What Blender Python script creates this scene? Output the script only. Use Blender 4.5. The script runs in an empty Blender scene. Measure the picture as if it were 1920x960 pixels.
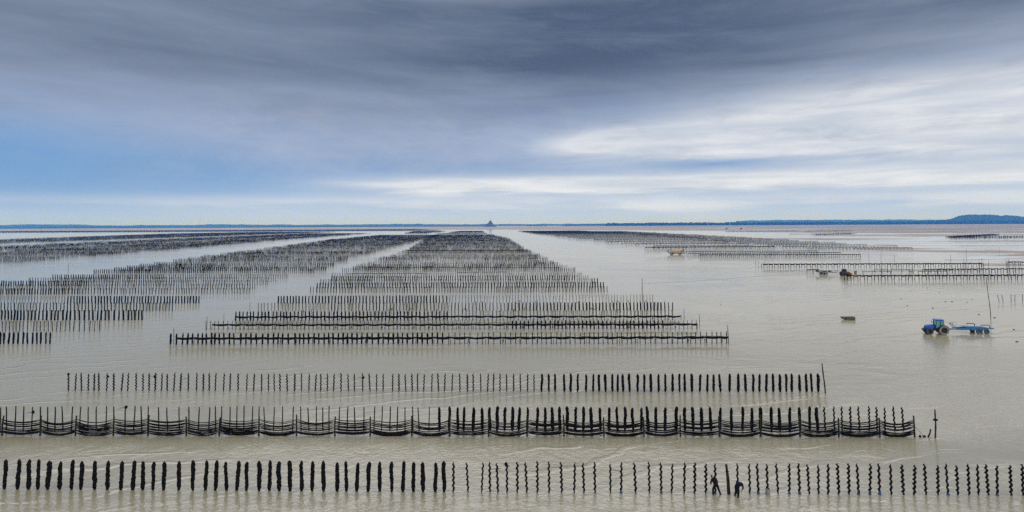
import bpy, bmesh, math, random
import numpy as np
from mathutils import Vector, Matrix, noise
rnd = random.Random(11)
R = math.radians
S = bpy.context.scene
COL = S.collection

# ------------------------------------------------------------------ camera
H = 23.0            # camera height over the water, m
F = 1150.0          # focal length in pixels of the 1920 px wide photograph
HOR = 421.7         # horizon at the middle column
TILT = 9.5 / 1920   # slight roll of the horizon
PITCH = R(3.0)
ct, st = math.cos(TILT), math.sin(TILT)
_fw = Vector((0, math.cos(PITCH), math.sin(PITCH)))
_up = Vector((0, -math.sin(PITCH), math.cos(PITCH)))
_rt = Vector((1, 0, 0))
CR = _rt * ct - _up * st
CU = _rt * st + _up * ct
CX, CY = 960.0, HOR - F * math.tan(PITCH)      # principal point in pixels
cam_d = bpy.data.cameras.new('camera'); cam = bpy.data.objects.new('camera', cam_d); COL.objects.link(cam)
m3 = Matrix((CR, CU, -_fw)).transposed()
cam.matrix_world = Matrix.Translation((0, 0, H)) @ m3.to_4x4()
cam_d.sensor_fit = 'HORIZONTAL'; cam_d.sensor_width = 36.0
cam_d.lens = 36.0 * F / 1920.0
cam_d.shift_x = 0.0
cam_d.shift_y = -(480.0 - CY) / 1920.0
cam_d.clip_start = 0.5; cam_d.clip_end = 120000
S.camera = cam

def ray(px, py):
    return (_fw * F + CR * (px - CX) - CU * (py - CY)).normalized()
def G(px, py, z=0.0):
    """Ground point seen at pixel (px, py) of the 1920x960 photograph."""
    d = ray(px, py); t = (z - H) / d.z
    return Vector((d.x * t, d.y * t, z))
def at_depth(px, py, Y):
    d = ray(px, py); t = Y / d.y
    return Vector((d.x * t, Y, H + d.z * t))
def pxm(P):
    """pixels per metre at a point"""
    return F / ((Vector(P) - Vector((0, 0, H))).dot(_fw))

# ------------------------------------------------------------------ node helper
class E:
    """small wrapper: arithmetic on node sockets"""
    def __init__(s, nt, v): s.nt = nt; s.v = v
    def _m(s, op, *o, clamp=False):
        n = s.nt.nodes.new('ShaderNodeMath'); n.operation = op; n.use_clamp = clamp
        for i, a in enumerate((s,) + o):
            a = a.v if isinstance(a, E) else a
            if isinstance(a, (int, float)): n.inputs[i].default_value = a
            else: s.nt.links.new(a, n.inputs[i])
        return E(s.nt, n.outputs[0])
    def __add__(s, o): return s._m('ADD', o)
    def __sub__(s, o): return s._m('SUBTRACT', o)
    def __mul__(s, o): return s._m('MULTIPLY', o)
    def __truediv__(s, o): return s._m('DIVIDE', o)
    __radd__ = __add__; __rmul__ = __mul__
    def __rsub__(s, o): return E(s.nt, o)._m('SUBTRACT', s)
    def sm(s, a, b):
        n = s.nt.nodes.new('ShaderNodeMapRange'); n.interpolation_type = 'SMOOTHSTEP'
        s.nt.links.new(s.v, n.inputs[0]); n.inputs[1].default_value = a; n.inputs[2].default_value = b
        return E(s.nt, n.outputs[0])
    def gauss(s, c, w):
        """bell of width w about c"""
        t = (s - c) * (1.0 / w); t = t * t
        return E(s.nt, 1.0)._m('DIVIDE', t * t + t + 1.0)
    def clamp(s): return s._m('ADD', 0.0, clamp=True)
def mix(nt, f, a, b):
    n = nt.nodes.new('ShaderNodeMix'); n.data_type = 'RGBA'
    for i, x in ((0, f), (6, a), (7, b)):
        x = x.v if isinstance(x, E) else x
        if isinstance(x, (int, float)): n.inputs[i].default_value = x
        elif isinstance(x, tuple): n.inputs[i].default_value = (*x[:3], 1)
        else: nt.links.new(x, n.inputs[i])
    return E(nt, n.outputs[2])
def combine(nt, x, y, z):
    n = nt.nodes.new('ShaderNodeCombineXYZ')
    for i, a in enumerate((x, y, z)):
        a = a.v if isinstance(a, E) else a
        if isinstance(a, (int, float)): n.inputs[i].default_value = a
        else: nt.links.new(a, n.inputs[i])
    return E(nt, n.outputs[0])
def noise_n(nt, vec, scale, detail=4, rough=0.5, dist=0.0):
    n = nt.nodes.new('ShaderNodeTexNoise'); n.inputs['Scale'].default_value = scale
    n.inputs['Detail'].default_value = detail; n.inputs['Roughness'].default_value = rough
    n.inputs['Distortion'].default_value = dist
    nt.links.new(vec.v if isinstance(vec, E) else vec, n.inputs['Vector'])
    return E(nt, n.outputs['Fac'])

# ------------------------------------------------------------------ world: broken overcast over a hazy blue sky
SUN_EL, SUN_AZ = R(48), R(125)      # azimuth clockwise from the view axis (+Y)
W = bpy.data.worlds.new('World'); S.world = W; W.use_nodes = True
nt = W.node_tree; nt.nodes.clear()
out = nt.nodes.new('ShaderNodeOutputWorld'); bg = nt.nodes.new('ShaderNodeBackground')
bg.inputs['Strength'].default_value = 0.1
nt.links.new(bg.outputs[0], out.inputs[0])
sky = nt.nodes.new('ShaderNodeTexSky'); sky.sky_type = 'NISHITA'; sky.sun_disc = False
sky.sun_elevation = SUN_EL; sky.sun_rotation = SUN_AZ
tc = nt.nodes.new('ShaderNodeTexCoord'); sp = nt.nodes.new('ShaderNodeSeparateXYZ')
nt.links.new(tc.outputs['Generated'], sp.inputs[0])
X, Y_, Z = (E(nt, sp.outputs[i]) for i in range(3))
az = X._m('ARCTAN2', Y_)                        # 0 = ahead, + right, radians
el = Z._m('ARCSINE')                            # radians
az = az * 57.2958; el = el * 57.2958            # degrees
def S10(c): return tuple(x * 10 for x in c)     # a radiance, over the 0.1 strength
P1 = combine(nt, az * 0.022, el * 0.20, 0.0)    # stretched cloud sheets
P2 = combine(nt, az * 0.05, el * 0.42 + az * 0.012, 3.0)
P3 = combine(nt, az * 0.10, el * 0.9, 7.0)
n1 = noise_n(nt, P1, 1.0, 5, 0.5, 0.4) - 0.5
n2 = noise_n(nt, P2, 1.0, 6, 0.55, 0.5) - 0.5
n3 = noise_n(nt, P3, 1.0, 6, 0.55, 0.3) - 0.5
elw = el + n2 * 2.2 + n3 * 0.5                  # warped elevation
azw = az + n1 * 14
left = az.sm(-16, -40)
# clear air: Nishita, paler to the horizon
clear = mix(nt, 0.88, sky.outputs[0], S10((0.13, 0.31, 0.63)))
clear = mix(nt, el.sm(5.6, -0.8) * (0.95 - left * 0.25) * (1.0 - left * el.sm(0.8, 3.2) * 0.75), clear, S10((0.60, 0.69, 0.86)))
# white middle layer, mostly to the right
white = mix(nt, (n3 + 0.5).sm(0.3, 0.7), S10((0.60, 0.66, 0.75)), S10((0.86, 0.88, 0.91)))
right = az.sm(-12, 14)
farr = az.sm(4, 34)
band1 = (el + n2 * 1.6 + n3 * 0.5).gauss(7.4, 2.1) * az.sm(-6, 12) * 1.45                     # big white sheet
band2 = (el + n3 * 1.4).gauss(3.7, 0.85) * az.sm(-24, -4) * 1.35        # thin band lower
band3 = (el + n3 * 1.5).gauss(2.0, 0.7) * 0.55                         # streaks near the horizon
band4 = elw.gauss(10.5, 2.3) * farr * 0.9
gap = (el + n3 * 1.0).gauss(5.35, 0.55) * (az + n2 * 12).gauss(19, 9)
wm = ((band1 + band2 + band3 + band4 + (n2 * 0.8)*right) * (1.0 - gap * 0.8) * (1.0 - left * 0.6)).clamp()
sk = mix(nt, wm, clear, white)
# thin grey veil in the middle
veil = ((elw - 2.4 - left * 1.2).sm(0.0, 5.0)) * (0.88 + n1 * 0.6)
veil = veil * (1.0 - gap * 0.8) * (1.0 - (az.gauss(-46, 14) * el.gauss(5.0, 3.6)) * 0.95)
veilc = mix(nt, farr, S10((0.34, 0.41, 0.57)), S10((0.46, 0.50, 0.60)))
sk = mix(nt, veil.clamp() * (1.0 - wm * 0.75), sk, veilc)
n5 = noise_n(nt, combine(nt, az * 0.09, el * 0.22, 11.0), 1.0, 8, 0.68, 0.3)
sk = mix(nt, (n5.sm(0.35, 0.72)) * (0.26 - left * 0.16) * el.sm(1.0, 5.0), sk, S10((0.62, 0.65, 0.72)))
n6 = noise_n(nt, combine(nt, az * 0.16 + 5.0, el * 0.6, 15.0), 1.0, 8, 0.7, 0.4)
sk = mix(nt, (n6.sm(0.46, 0.75)) * 0.28 * el.sm(2.0, 6.0), sk, S10((0.22, 0.28, 0.40)))
# heavy deck above, lower at the centre than at the right
edge = elw - (8.6 + az * 0.02 + farr * 0.8) + n1 * 4.0
dm = edge.sm(-1.5, 7.0)
darkc = mix(nt, (n1 * 1.3 + n2 * 0.8 + 0.5 + az.gauss(12, 17) * 0.55 - az.sm(-12, -42) * 0.25).clamp(), S10((0.23, 0.28, 0.38)), S10((0.072, 0.105, 0.175)))
sk = mix(nt, dm * 0.96, sk, darkc)
n7 = noise_n(nt, combine(nt, az * 0.10, el * 0.5 + az * 0.02, 21.0), 1.0, 8, 0.65, 0.4)
sk = mix(nt, n7.sm(0.42, 0.8) * 0.30 * dm, sk, S10((0.27, 0.32, 0.42)))
# the deck thins overhead, brightened above the view to lift the water's reflections
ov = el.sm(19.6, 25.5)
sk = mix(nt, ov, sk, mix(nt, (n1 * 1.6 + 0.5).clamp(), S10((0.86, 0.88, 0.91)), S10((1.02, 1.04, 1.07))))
# under the horizon (never seen): dull
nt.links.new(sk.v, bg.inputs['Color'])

sun_d = bpy.data.lights.new('sun', 'SUN'); sun_d.energy = 0.8; sun_d.angle = R(20); sun_d.color = (1, 0.95, 0.88)
sun = bpy.data.objects.new('sun', sun_d); COL.objects.link(sun)
sun.rotation_euler = Vector((math.sin(SUN_AZ) * math.cos(SUN_EL), math.cos(SUN_AZ) * math.cos(SUN_EL), math.sin(SUN_EL))).to_track_quat('Z', 'Y').to_euler()
S.view_settings.view_transform = 'Standard'; S.view_settings.look = 'None'
S.view_settings.exposure = 0; S.view_settings.gamma = 1
S.cycles.use_denoising = False
S.cycles.max_bounces = 6; S.cycles.volume_bounces = 1
S.cycles.sample_clamp_indirect = 4

# ------------------------------------------------------------------ materials
def material(name, col, rough=0.6, col2=None, nscale=8, bump=0.0, bscale=30, metallic=0.0, spec=0.5, emit=None, coat=0.0):
    m = bpy.data.materials.new(name); m.use_nodes = True
    nt = m.node_tree; b = nt.nodes['Principled BSDF']
    b.inputs['Base Color'].default_value = (*col, 1); b.inputs['Roughness'].default_value = rough
    b.inputs['Metallic'].default_value = metallic; b.inputs['Specular IOR Level'].default_value = spec
    b.inputs['Coat Weight'].default_value = coat
    tc = nt.nodes.new('ShaderNodeTexCoord')
    if col2:
        n = noise_n(nt, E(nt, tc.outputs['Object']), nscale, 5, 0.6)
        nt.links.new(mix(nt, n.sm(0.35, 0.65), col, col2).v, b.inputs['Base Color'])
    if bump:
        n = noise_n(nt, E(nt, tc.outputs['Object']), bscale, 4, 0.6)
        bp = nt.nodes.new('ShaderNodeBump'); bp.inputs['Strength'].default_value = 1; bp.inputs['Distance'].default_value = bump
        nt.links.new(n.v, bp.inputs['Height']); nt.links.new(bp.outputs[0], b.inputs['Normal'])
    return m
M = {}
M['mussel'] = material('mussel_shells', (0.003, 0.0035, 0.005), 0.7, (0.011, 0.010, 0.008), 14, 0.02, 40, spec=0.06)
M['wood'] = material('wet_oak', (0.018, 0.018, 0.012), 0.75, (0.035, 0.035, 0.018), 6, 0.006, 25, spec=0.15)
M['algae'] = material('algae_wood', (0.012, 0.018, 0.006), 0.8, (0.026, 0.030, 0.010), 5, 0.006, 25, spec=0.15)
M['farwood'] = material('far_posts', (0.006, 0.007, 0.008), 0.9, (0.022, 0.022, 0.015), 0.35, spec=0.1)
M['rope'] = material('mussel_rope', (0.004, 0.004, 0.005), 0.8, (0.014, 0.012, 0.010), 9, 0.008, 50, spec=0.08)
M['farrope'] = material('far_rope', (0.008, 0.007, 0.006), 0.9, (0.026, 0.020, 0.014), 2, spec=0.1)
M['sleeve'] = material('blue_sleeve', (0.010, 0.05, 0.13), 0.6, (0.015, 0.08, 0.16), 12)
M['sleeve_dark'] = material('dark_sleeve', (0.02, 0.03, 0.06), 0.5, (0.03, 0.06, 0.12), 12)
M['blue'] = material('tractor_blue', (0.006, 0.13, 0.66), 0.45, (0.008, 0.10, 0.50), 3, coat=0.15)
M['tblue'] = material('trailer_blue', (0.010, 0.13, 0.34), 0.6, (0.03, 0.15, 0.27), 3)
M['black'] = material('black_paint', (0.012, 0.012, 0.013), 0.6, (0.03, 0.027, 0.022), 5)
M['rubber'] = material('tyre_rubber', (0.02, 0.02, 0.02), 0.85, (0.10, 0.09, 0.075), 3, 0.01, 20)
M['mudrubber'] = material('muddy_tyre', (0.30, 0.28, 0.25), 0.8, (0.16, 0.145, 0.12), 5, 0.01, 20)
M['glass'] = material('cab_glass', (0.10, 0.36, 0.34), 0.08, spec=0.8)
M['steel'] = material('galvanised', (0.30, 0.29, 0.27), 0.5, (0.20, 0.19, 0.17), 4, metallic=0.4)
M['rust'] = material('rusty_rail', (0.16, 0.09, 0.05), 0.7, (0.09, 0.06, 0.04), 6)
M['red'] = material('red_paint', (0.36, 0.03, 0.03), 0.5, (0.25, 0.03, 0.03), 3)
M['orange'] = material('orange_plastic', (0.60, 0.22, 0.03), 0.5, (0.62, 0.36, 0.05), 1.2)
M['yellow'] = material('yellow_plastic', (0.66, 0.46, 0.09), 0.5, (0.6, 0.34, 0.04), 1.2)
M['hull'] = material('grey_hull', (0.40, 0.38, 0.36), 0.55, (0.22, 0.20, 0.18), 1.0)
M['skiff'] = material('weathered_hull', (0.16, 0.13, 0.09), 0.75, (0.07, 0.055, 0.04), 3)
M['skiffin'] = material('weathered_inside', (0.11, 0.10, 0.075), 0.8, (0.05, 0.042, 0.03), 3)
M['skin'] = material('skin', (0.42, 0.24, 0.16), 0.55)
M['hair'] = material('hair', (0.08, 0.06, 0.05), 0.7)
M['cap'] = material('white_cap', (0.62, 0.62, 0.60), 0.8)
M['darkred'] = material('dark_red_oilskin', (0.022, 0.006, 0.005), 0.8, (0.010, 0.005, 0.005), 6, spec=0.1)
M['navy'] = material('navy_top', (0.004, 0.007, 0.030), 0.7, (0.005, 0.006, 0.014), 6, spec=0.1)
M['wader'] = material('green_waders', (0.004, 0.008, 0.008), 0.7, (0.004, 0.006, 0.008), 6, spec=0.12)
M['glove'] = material('orange_glove', (0.60, 0.13, 0.04), 0.6)
M['cloth'] = material('grey_tarpaulin', (0.25, 0.25, 0.24), 0.7, (0.14, 0.14, 0.14), 6)
M['foliage'] = material('far_foliage', (0.012, 0.030, 0.022), 0.9, (0.022, 0.045, 0.028), 0.02, spec=0.1)
M['land'] = material('far_land', (0.014, 0.040, 0.035), 0.95, (0.030, 0.065, 0.045), 0.0015, spec=0.1)
M['rock'] = material('granite_rock', (0.07, 0.08, 0.07), 0.95, (0.04, 0.06, 0.04), 0.02, spec=0.1)
M['stone'] = material('granite_walls', (0.13, 0.12, 0.115), 0.95, (0.09, 0.09, 0.09), 0.05, spec=0.1)
M['slate'] = material('slate_roof', (0.06, 0.065, 0.075), 0.8)
M['white'] = material('white_paint', (0.75, 0.75, 0.75), 0.6)

def pos_node(nt):
    g = nt.nodes.new('ShaderNodeNewGeometry'); s = nt.nodes.new('ShaderNodeSeparateXYZ')
    nt.links.new(g.outputs['Position'], s.inputs[0])
    return (E(nt, s.outputs[0]), E(nt, s.outputs[1]))

def water_material():
    m = bpy.data.materials.new('silty_water'); m.use_nodes = True
    nt = m.node_tree; nt.nodes.clear()
    o = nt.nodes.new('ShaderNodeOutputMaterial')
    x, y = pos_node(nt)
    # ruffled and calm patches, long in x
    patch = noise_n(nt, combine(nt, x * 0.020, y * 0.028, 0.0), 1.0, 4, 0.6, 0.6).sm(0.34, 0.66)
    near = y.sm(125, 60)                       # open water toward the camera is the more ruffled
    amp = (patch * 1.05 + 0.20) * (near * 0.92 + 0.42)
    h1 = noise_n(nt, combine(nt, x * 1.0 + y * 0.15, y * 0.85 - x * 0.1, 0.0), 1.0, 3, 0.6, 0.4)
    h2 = noise_n(nt, combine(nt, x * 0.26 + y * 0.05, y * 0.36 - x * 0.10, 5.0), 1.0, 2, 0.5, 0.5)
    h3 = noise_n(nt, combine(nt, x * 1.7, y * 2.3, 9.0), 1.0, 4, 0.62, 0.3)
    # long diagonal crest lines
    c = (y * 0.72 - x * 0.27 + noise_n(nt, combine(nt, x * 0.06, y * 0.08, 2.0), 1.0, 3, 0.5) * 9.0)
    crest = (c * 1.9)._m('SINE')
    crest = crest.sm(0.72, 1.0)
    cm = noise_n(nt, combine(nt, x * 0.035, y * 0.05, 4.0), 1.0, 3, 0.55).sm(0.42, 0.62)
    hh = (h1 * 0.062 + h2 * 0.07 + h3 * 0.046) * amp + crest * cm * 0.045
    bp = nt.nodes.new('ShaderNodeBump'); bp.inputs['Strength'].default_value = 1; bp.inputs['Distance'].default_value = 1.0
    nt.links.new(hh.v, bp.inputs['Height'])
    d = nt.nodes.new('ShaderNodeBsdfDiffuse')
    silt = noise_n(nt, combine(nt, x * 0.012, y * 0.006, 1.0), 1.0, 4, 0.6)
    body = mix(nt, silt.sm(0.3, 0.7), (0.27, 0.242, 0.148), (0.33, 0.30, 0.21))
    nt.links.new(body.v, d.inputs['Color'])
    gl = []
    for rough in (0.03, 0.42):       # smooth water and the fine capillary ripple on it
        g = nt.nodes.new('ShaderNodeBsdfGlossy'); g.inputs['Color'].default_value = (1.0, 0.965, 0.94, 1); g.inputs['Roughness'].default_value = rough
        nt.links.new(bp.outputs[0], g.inputs['Normal']); gl.append(g)
    m1 = nt.nodes.new('ShaderNodeMixShader'); nt.links.new((patch * 0.08 + 0.20).v, m1.inputs[0])
    nt.links.new(gl[0].outputs[0], m1.inputs[1]); nt.links.new(gl[1].outputs[0], m1.inputs[2])
    fr = nt.nodes.new('ShaderNodeFresnel'); fr.inputs['IOR'].default_value = 3.9
    nt.links.new(bp.outputs[0], fr.inputs['Normal'])
    mx = nt.nodes.new('ShaderNodeMixShader')
    nt.links.new(fr.outputs[0], mx.inputs[0]); nt.links.new(d.outputs[0], mx.inputs[1]); nt.links.new(m1.outputs[0], mx.inputs[2])
    nt.links.new(mx.outputs[0], o.inputs['Surface'])
    return m
def sand_material(name, wet):
    """far tidal flat: rippled sand with shallow pools"""
    m = bpy.data.materials.new(name); m.use_nodes = True
    nt = m.node_tree; b = nt.nodes['Principled BSDF']
    x, y = pos_node(nt)
    n = noise_n(nt, combine(nt, x * 0.0013, y * 0.0060, 0.0), 1.0, 8, 0.66, 0.5)
    n2 = noise_n(nt, combine(nt, x * 0.02, y * 0.05, 3.0), 1.0, 5, 0.6)
    pool = (n * 0.8 + n2 * 0.2).sm(wet + 0.02, wet - 0.02)
    col = mix(nt, noise_n(nt, combine(nt, x * 0.003, y * 0.006, 8.0), 1.0, 6, 0.65).sm(0.35, 0.65), (0.25, 0.20, 0.17), (0.38, 0.315, 0.27))
    col = mix(nt, x.sm(200, 1500) * 0.75, col, mix(nt, n2.sm(0.3, 0.7), (0.15, 0.125, 0.12), (0.25, 0.215, 0.20)))
    nt.links.new(mix(nt, pool, col, (0.40, 0.37, 0.33)).v, b.inputs['Base Color'])
    nt.links.new((0.62 - pool * 0.54).v, b.inputs['Roughness'])
    b.inputs['IOR'].default_value = 1.4
    bp = nt.nodes.new('ShaderNodeBump'); bp.inputs['Distance'].default_value = 0.25
    nt.links.new((n2 * (1.0 - pool)).v, bp.inputs['Height']); nt.links.new(bp.outputs[0], b.inputs['Normal'])
    return m
M['water'] = water_material()
M['sand'] = sand_material('tidal_sand', 0.45)
M['sand_wet'] = sand_material('tidal_sand_pools', 0.49)

# ------------------------------------------------------------------ object helpers
def mesh(name, verts, faces, mat, smooth=False, mats=None):
    me = bpy.data.meshes.new(name); me.from_pydata([tuple(v) for v in verts], [], [tuple(f) for f in faces])
    for k in (mats or [mat]): me.materials.append(M[k] if isinstance(k, str) else k)
    if smooth: me.polygons.foreach_set('use_smooth', [True] * len(me.polygons))
    me.update(); return me
def link(name, me, parent=None, loc=None, rot=None, scale=None):
    o = bpy.data.objects.new(name, me); COL.objects.link(o)
    if parent is not None: o.parent = parent
    if loc is not None: o.location = loc
    if rot is not None: o.rotation_euler = rot
    if scale is not None: o.scale = scale
    return o
def tag(o, label=None, cat=None, group=None, kind=None):
    if label: o['label'] = label
    if cat: o['category'] = cat
    if group: o['group'] = group
    if kind: o['kind'] = kind
    return o
class MB:
    """collects simple solids into one mesh"""
    def __init__(s): s.v = []; s.f = []; s.mi = []; s.cur = 0
    def add(s, v, f):
        b = len(s.v); s.v += [tuple(p) for p in v]; s.f += [tuple(i + b for i in q) for q in f]; s.mi += [s.cur] * len(f); return s
    def box(s, c, d, rot=None, taper=(1, 1)):
        c = Vector(c); hx, hy, hz = d[0] / 2, d[1] / 2, d[2] / 2
        vs = [Vector((sx * hx * (taper[0] if sz > 0 else 1), sy * hy * (taper[1] if sz > 0 else 1), sz * hz)) for sz in (-1, 1) for sy in (-1, 1) for sx in (-1, 1)]
        if rot is not None: vs = [rot @ v for v in vs]
        return s.add([v + c for v in vs], [(0, 2, 3, 1), (4, 5, 7, 6), (0, 1, 5, 4), (2, 6, 7, 3), (0, 4, 6, 2), (1, 3, 7, 5)])
    def prism(s, prof, y0, y1):
        """profile in x,z extruded along y (counter-clockwise seen from -y)"""
        n = len(prof)
        v = [(x, y0, z) for x, z in prof] + [(x, y1, z) for x, z in prof]
        f = [tuple(range(n)), tuple(range(2 * n - 1, n - 1, -1))] + [(i, i + n, (i + 1) % n + n, (i + 1) % n) for i in range(n)]
        return s.add(v, f)
    def tube(s, pts, r, n=6, caps=True):
        pts = [Vector(p) for p in pts]; rr = r if isinstance(r, (list, tuple)) else [r] * len(pts)
        v = []; f = []
        for i, p in enumerate(pts):
            t = (pts[min(i + 1, len(pts) - 1)] - pts[max(i - 1, 0)]).normalized()
            a = t.cross(Vector((0, 0, 1)) if abs(t.z) < 0.9 else Vector((0, 1, 0))).normalized(); b = t.cross(a)
            for k in range(n):
                an = 2 * math.pi * k / n; v.append(p + (a * math.cos(an) + b * math.sin(an)) * rr[i])
        for i in range(len(pts) - 1):
            for k in range(n):
                f.append((i * n + k, (i + 1) * n + k, (i + 1) * n + (k + 1) % n, i * n + (k + 1) % n))
        if caps: f += [tuple(range(n)), tuple(range(len(v) - 1, len(v) - n - 1, -1))]
        return s.add(v, f)
    def lathe(s, prof, c, axis='y', n=24):
        """profile (r, h) turned about the axis through c"""
        c = Vector(c); v = []; f = []; m = len(prof)
        for k in range(n):
            a = 2 * math.pi * k / n
            for r_, h_ in prof:
                q = (r_ * math.cos(a), h_, r_ * math.sin(a)) if axis == 'y' else (r_ * math.cos(a), r_ * math.sin(a), h_)
                v.append(c + Vector(q))
        for k in range(n):
            for j in range(m - 1):
                f.append((k * m + j, k * m + j + 1, ((k + 1) % n) * m + j + 1, ((k + 1) % n) * m + j))
        return s.add(v, f)
    def blob(s, c, r, n=1, seed=0, sq=(1, 1, 1)):
        bm = bmesh.new(); bmesh.ops.create_icosphere(bm, subdivisions=n, radius=1.0)
        v = []
        for q in bm.verts:
            k = 1 + 0.35 * noise.noise(q.co * 1.7 + Vector((seed * 3.1, seed, 0)))
            v.append(Vector(c) + Vector((q.co.x * sq[0], q.co.y * sq[1], q.co.z * sq[2])) * r * k)
        f = [tuple(w.index for w in p.verts) for p in bm.faces]; bm.free()
        return s.add(v, f)
    def mesh(s, name, mats, smooth=False):
        mats = [mats] if isinstance(mats, str) else mats
        me = mesh(name, s.v, s.f, None, smooth, mats)
        if len(mats) > 1: me.polygons.foreach_set('material_index', s.mi)
        bm = bmesh.new(); bm.from_mesh(me); bmesh.ops.recalc_face_normals(bm, faces=bm.faces); bm.to_mesh(me); bm.free()
        return me
    def build(s, name, mats, parent=None, smooth=False, **k):
        return link(name, s.mesh(name, mats, smooth), parent, **k)
def thing(name, label, cat, loc=(0, 0, 0), rz=0, group=None):
    o = bpy.data.objects.new(name, None); COL.objects.link(o); o.empty_display_size = 0.2
    o.location = loc; o.rotation_euler = (0, 0, rz)
    return tag(o, label, cat, group)
def ordinal(n):
    ones = 'zeroth first second third fourth fifth sixth seventh eighth ninth tenth eleventh twelfth thirteenth fourteenth fifteenth sixteenth seventeenth eighteenth nineteenth'.split()
    if n < 20: return ones[n]
    t = 'twenty thirty forty fifty sixty seventy eighty ninety'.split()[n // 10 - 2] if n < 100 else 'hundred'
    if n % 10 == 0: return {'twenty': 'twentieth', 'thirty': 'thirtieth', 'forty': 'fortieth', 'fifty': 'fiftieth', 'sixty': 'sixtieth', 'seventy': 'seventieth', 'eighty': 'eightieth', 'ninety': 'ninetieth', 'hundred': 'hundredth'}[t]
    return t + '-' + ones[n % 10]

# ------------------------------------------------------------------ setting: water, flats
def sheet(name, pts, z, mat):
    bm = bmesh.new(); vs = [bm.verts.new((p[0], p[1], z)) for p in pts]; f = bm.faces.new(vs)
    if f.normal.z < 0: f.normal_flip()
    f.normal_update()
    if f.normal.z < 0: bmesh.ops.reverse_faces(bm, faces=[f])
    if len(pts) > 6: bmesh.ops.triangulate(bm, faces=bm.faces)
    me = bpy.data.meshes.new(name); bm.to_mesh(me); bm.free(); me.materials.append(M[mat])
    return tag(link(name, me), kind='structure')
sheet('seabed', [(-30000, -300), (30000, -300), (30000, 32000), (-30000, 32000)], -0.6, 'sand')
sheet('water', [(-29900, -200), (29900, -200), (29900, 31900), (-29900, 31900)], 0.0, 'water')

def wavy(pxs, amp, seed, n=24):
    """polyline through pixel points, resampled with a little noise in y (pixels)"""
    out = []
    for i in range(len(pxs) - 1):
        for k in range(n):
            t = k / n; x = pxs[i][0] + (pxs[i + 1][0] - pxs[i][0]) * t; y = pxs[i][1] + (pxs[i + 1][1] - pxs[i][1]) * t
            out.append((x, y + amp * (noise.fractal(Vector((x * 0.02, seed * 7.7, 0)), 0.6, 2.0, 4))))
    out.append(pxs[-1]); return out
edge = wavy([(-700, 437.5), (0, 433.6), (500, 431.8), (950, 430.5), (1300, 432.5), (1500, 436.0), (1700, 437.2), (2600, 436)], 0.5, 1)
pts = [G(*p) for p in edge]
sheet('sand_flat', [(p.x, p.y) for p in pts] + [(28000, 30000), (-28000, 30000)], 0.06, 'sand')
def bank(pxs, z=0.05, mat='sand_wet', amp=0.35, seed=0):
    top = wavy([(x, a) for x, a, b in pxs], amp, seed); bot = wavy([(x, b) for x, a, b in pxs], amp, seed + 5)
    p = [G(*q) for q in bot] + [G(*q) for q in reversed(top)]
    return sheet('sandbank', [(q.x, q.y) for q in p], z, mat)
bank([(1600, 464.4, 467), (1700, 465, 471.5), (1800, 467, 473), (1925, 471.3, 474.5), (2400, 474, 479)], seed=2, amp=0.25, mat='sand')
bank([(1380, 446.5, 447.3), (1560, 447, 450.5), (1750, 447.6, 453), (1925, 446.0, 453.0), (2500, 446, 452)], seed=3)
bank([(1480, 438.0, 440.2), (1650, 438.5, 443.6), (1925, 438.0, 442.5), (2500, 437, 440.5)], seed=4)
bank([(1840, 493.3, 498.3), (1925, 492.5, 498.5), (2300, 492, 499)], seed=6, amp=0.2, mat='sand')
bank([(1770, 486.5, 488.0), (1925, 474.8, 484.5), (2500, 470, 484)], seed=7, amp=0.2)
bank([(1640, 458.5, 459.3), (1760, 457.8, 460.8), (1925, 456.5, 460.0), (2500, 455, 459)], seed=8, amp=0.3)
bank([(1180, 429.9, 431.0), (1400, 429.0, 431.6), (1925, 427.0, 430.6), (2500, 424, 429)], z=0.12, seed=9, mat='sand')

def track(pxs, w=0.35):
    L = [G(*p) for p in pxs]; a = []; b = []
    for i, p in enumerate(L):
        d = (L[min(i + 1, len(L) - 1)] - L[max(i - 1, 0)]).normalized(); n = Vector((-d.y, d.x, 0)) * w
        a.append(p + n); b.append(p - n)
    return sheet('wheel_track', [(q.x, q.y) for q in a] + [(q.x, q.y) for q in reversed(b)], 0.02, 'sand')
track(wavy([(1205, 531.5), (1300, 527.5), (1420, 518.2), (1530, 513.5)], 0.4, 20, 10))
track(wavy([(1120, 504.5), (1240, 507.0), (1330, 508.5)], 0.3, 21, 10), 0.28)
# ------------------------------------------------------------------ post meshes
def post_rings(h, rad, nseg, nring, seed, wob=0.02, lump=0.25, spiral=0.0, turns=6, below=0.5, tip=0.55):
    v = []; f = []
    for i in range(nring + 1):
        t = i / nring; z = -below + (h + below) * t; tz = max(0, z) / h
        r = rad(tz)
        if tz > 0.97: r *= tip
        cx = wob * noise.noise(Vector((seed, tz * 2.2, 0))) * 2; cy = wob * noise.noise(Vector((seed + 40, tz * 2.2, 0))) * 2
        if spiral: a = turns * 2 * math.pi * tz + seed; cx += spiral * math.cos(a); cy += spiral * math.sin(a)
        for k in range(nseg):
            an = 2 * math.pi * k / nseg
            rr = r * (1 + lump * noise.noise(Vector((math.cos(an) * 1.3, math.sin(an) * 1.3 + seed * 5, z * 5.5))))
            v.append((cx + rr * math.cos(an), cy + rr * math.sin(an), z))
    for i in range(nring):
        for k in range(nseg):
            f.append((i * nseg + k, i * nseg + (k + 1) % nseg, (i + 1) * nseg + (k + 1) % nseg, (i + 1) * nseg + k))
    f.append(tuple(range(nring * nseg, (nring + 1) * nseg)))
    return v, f
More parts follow.
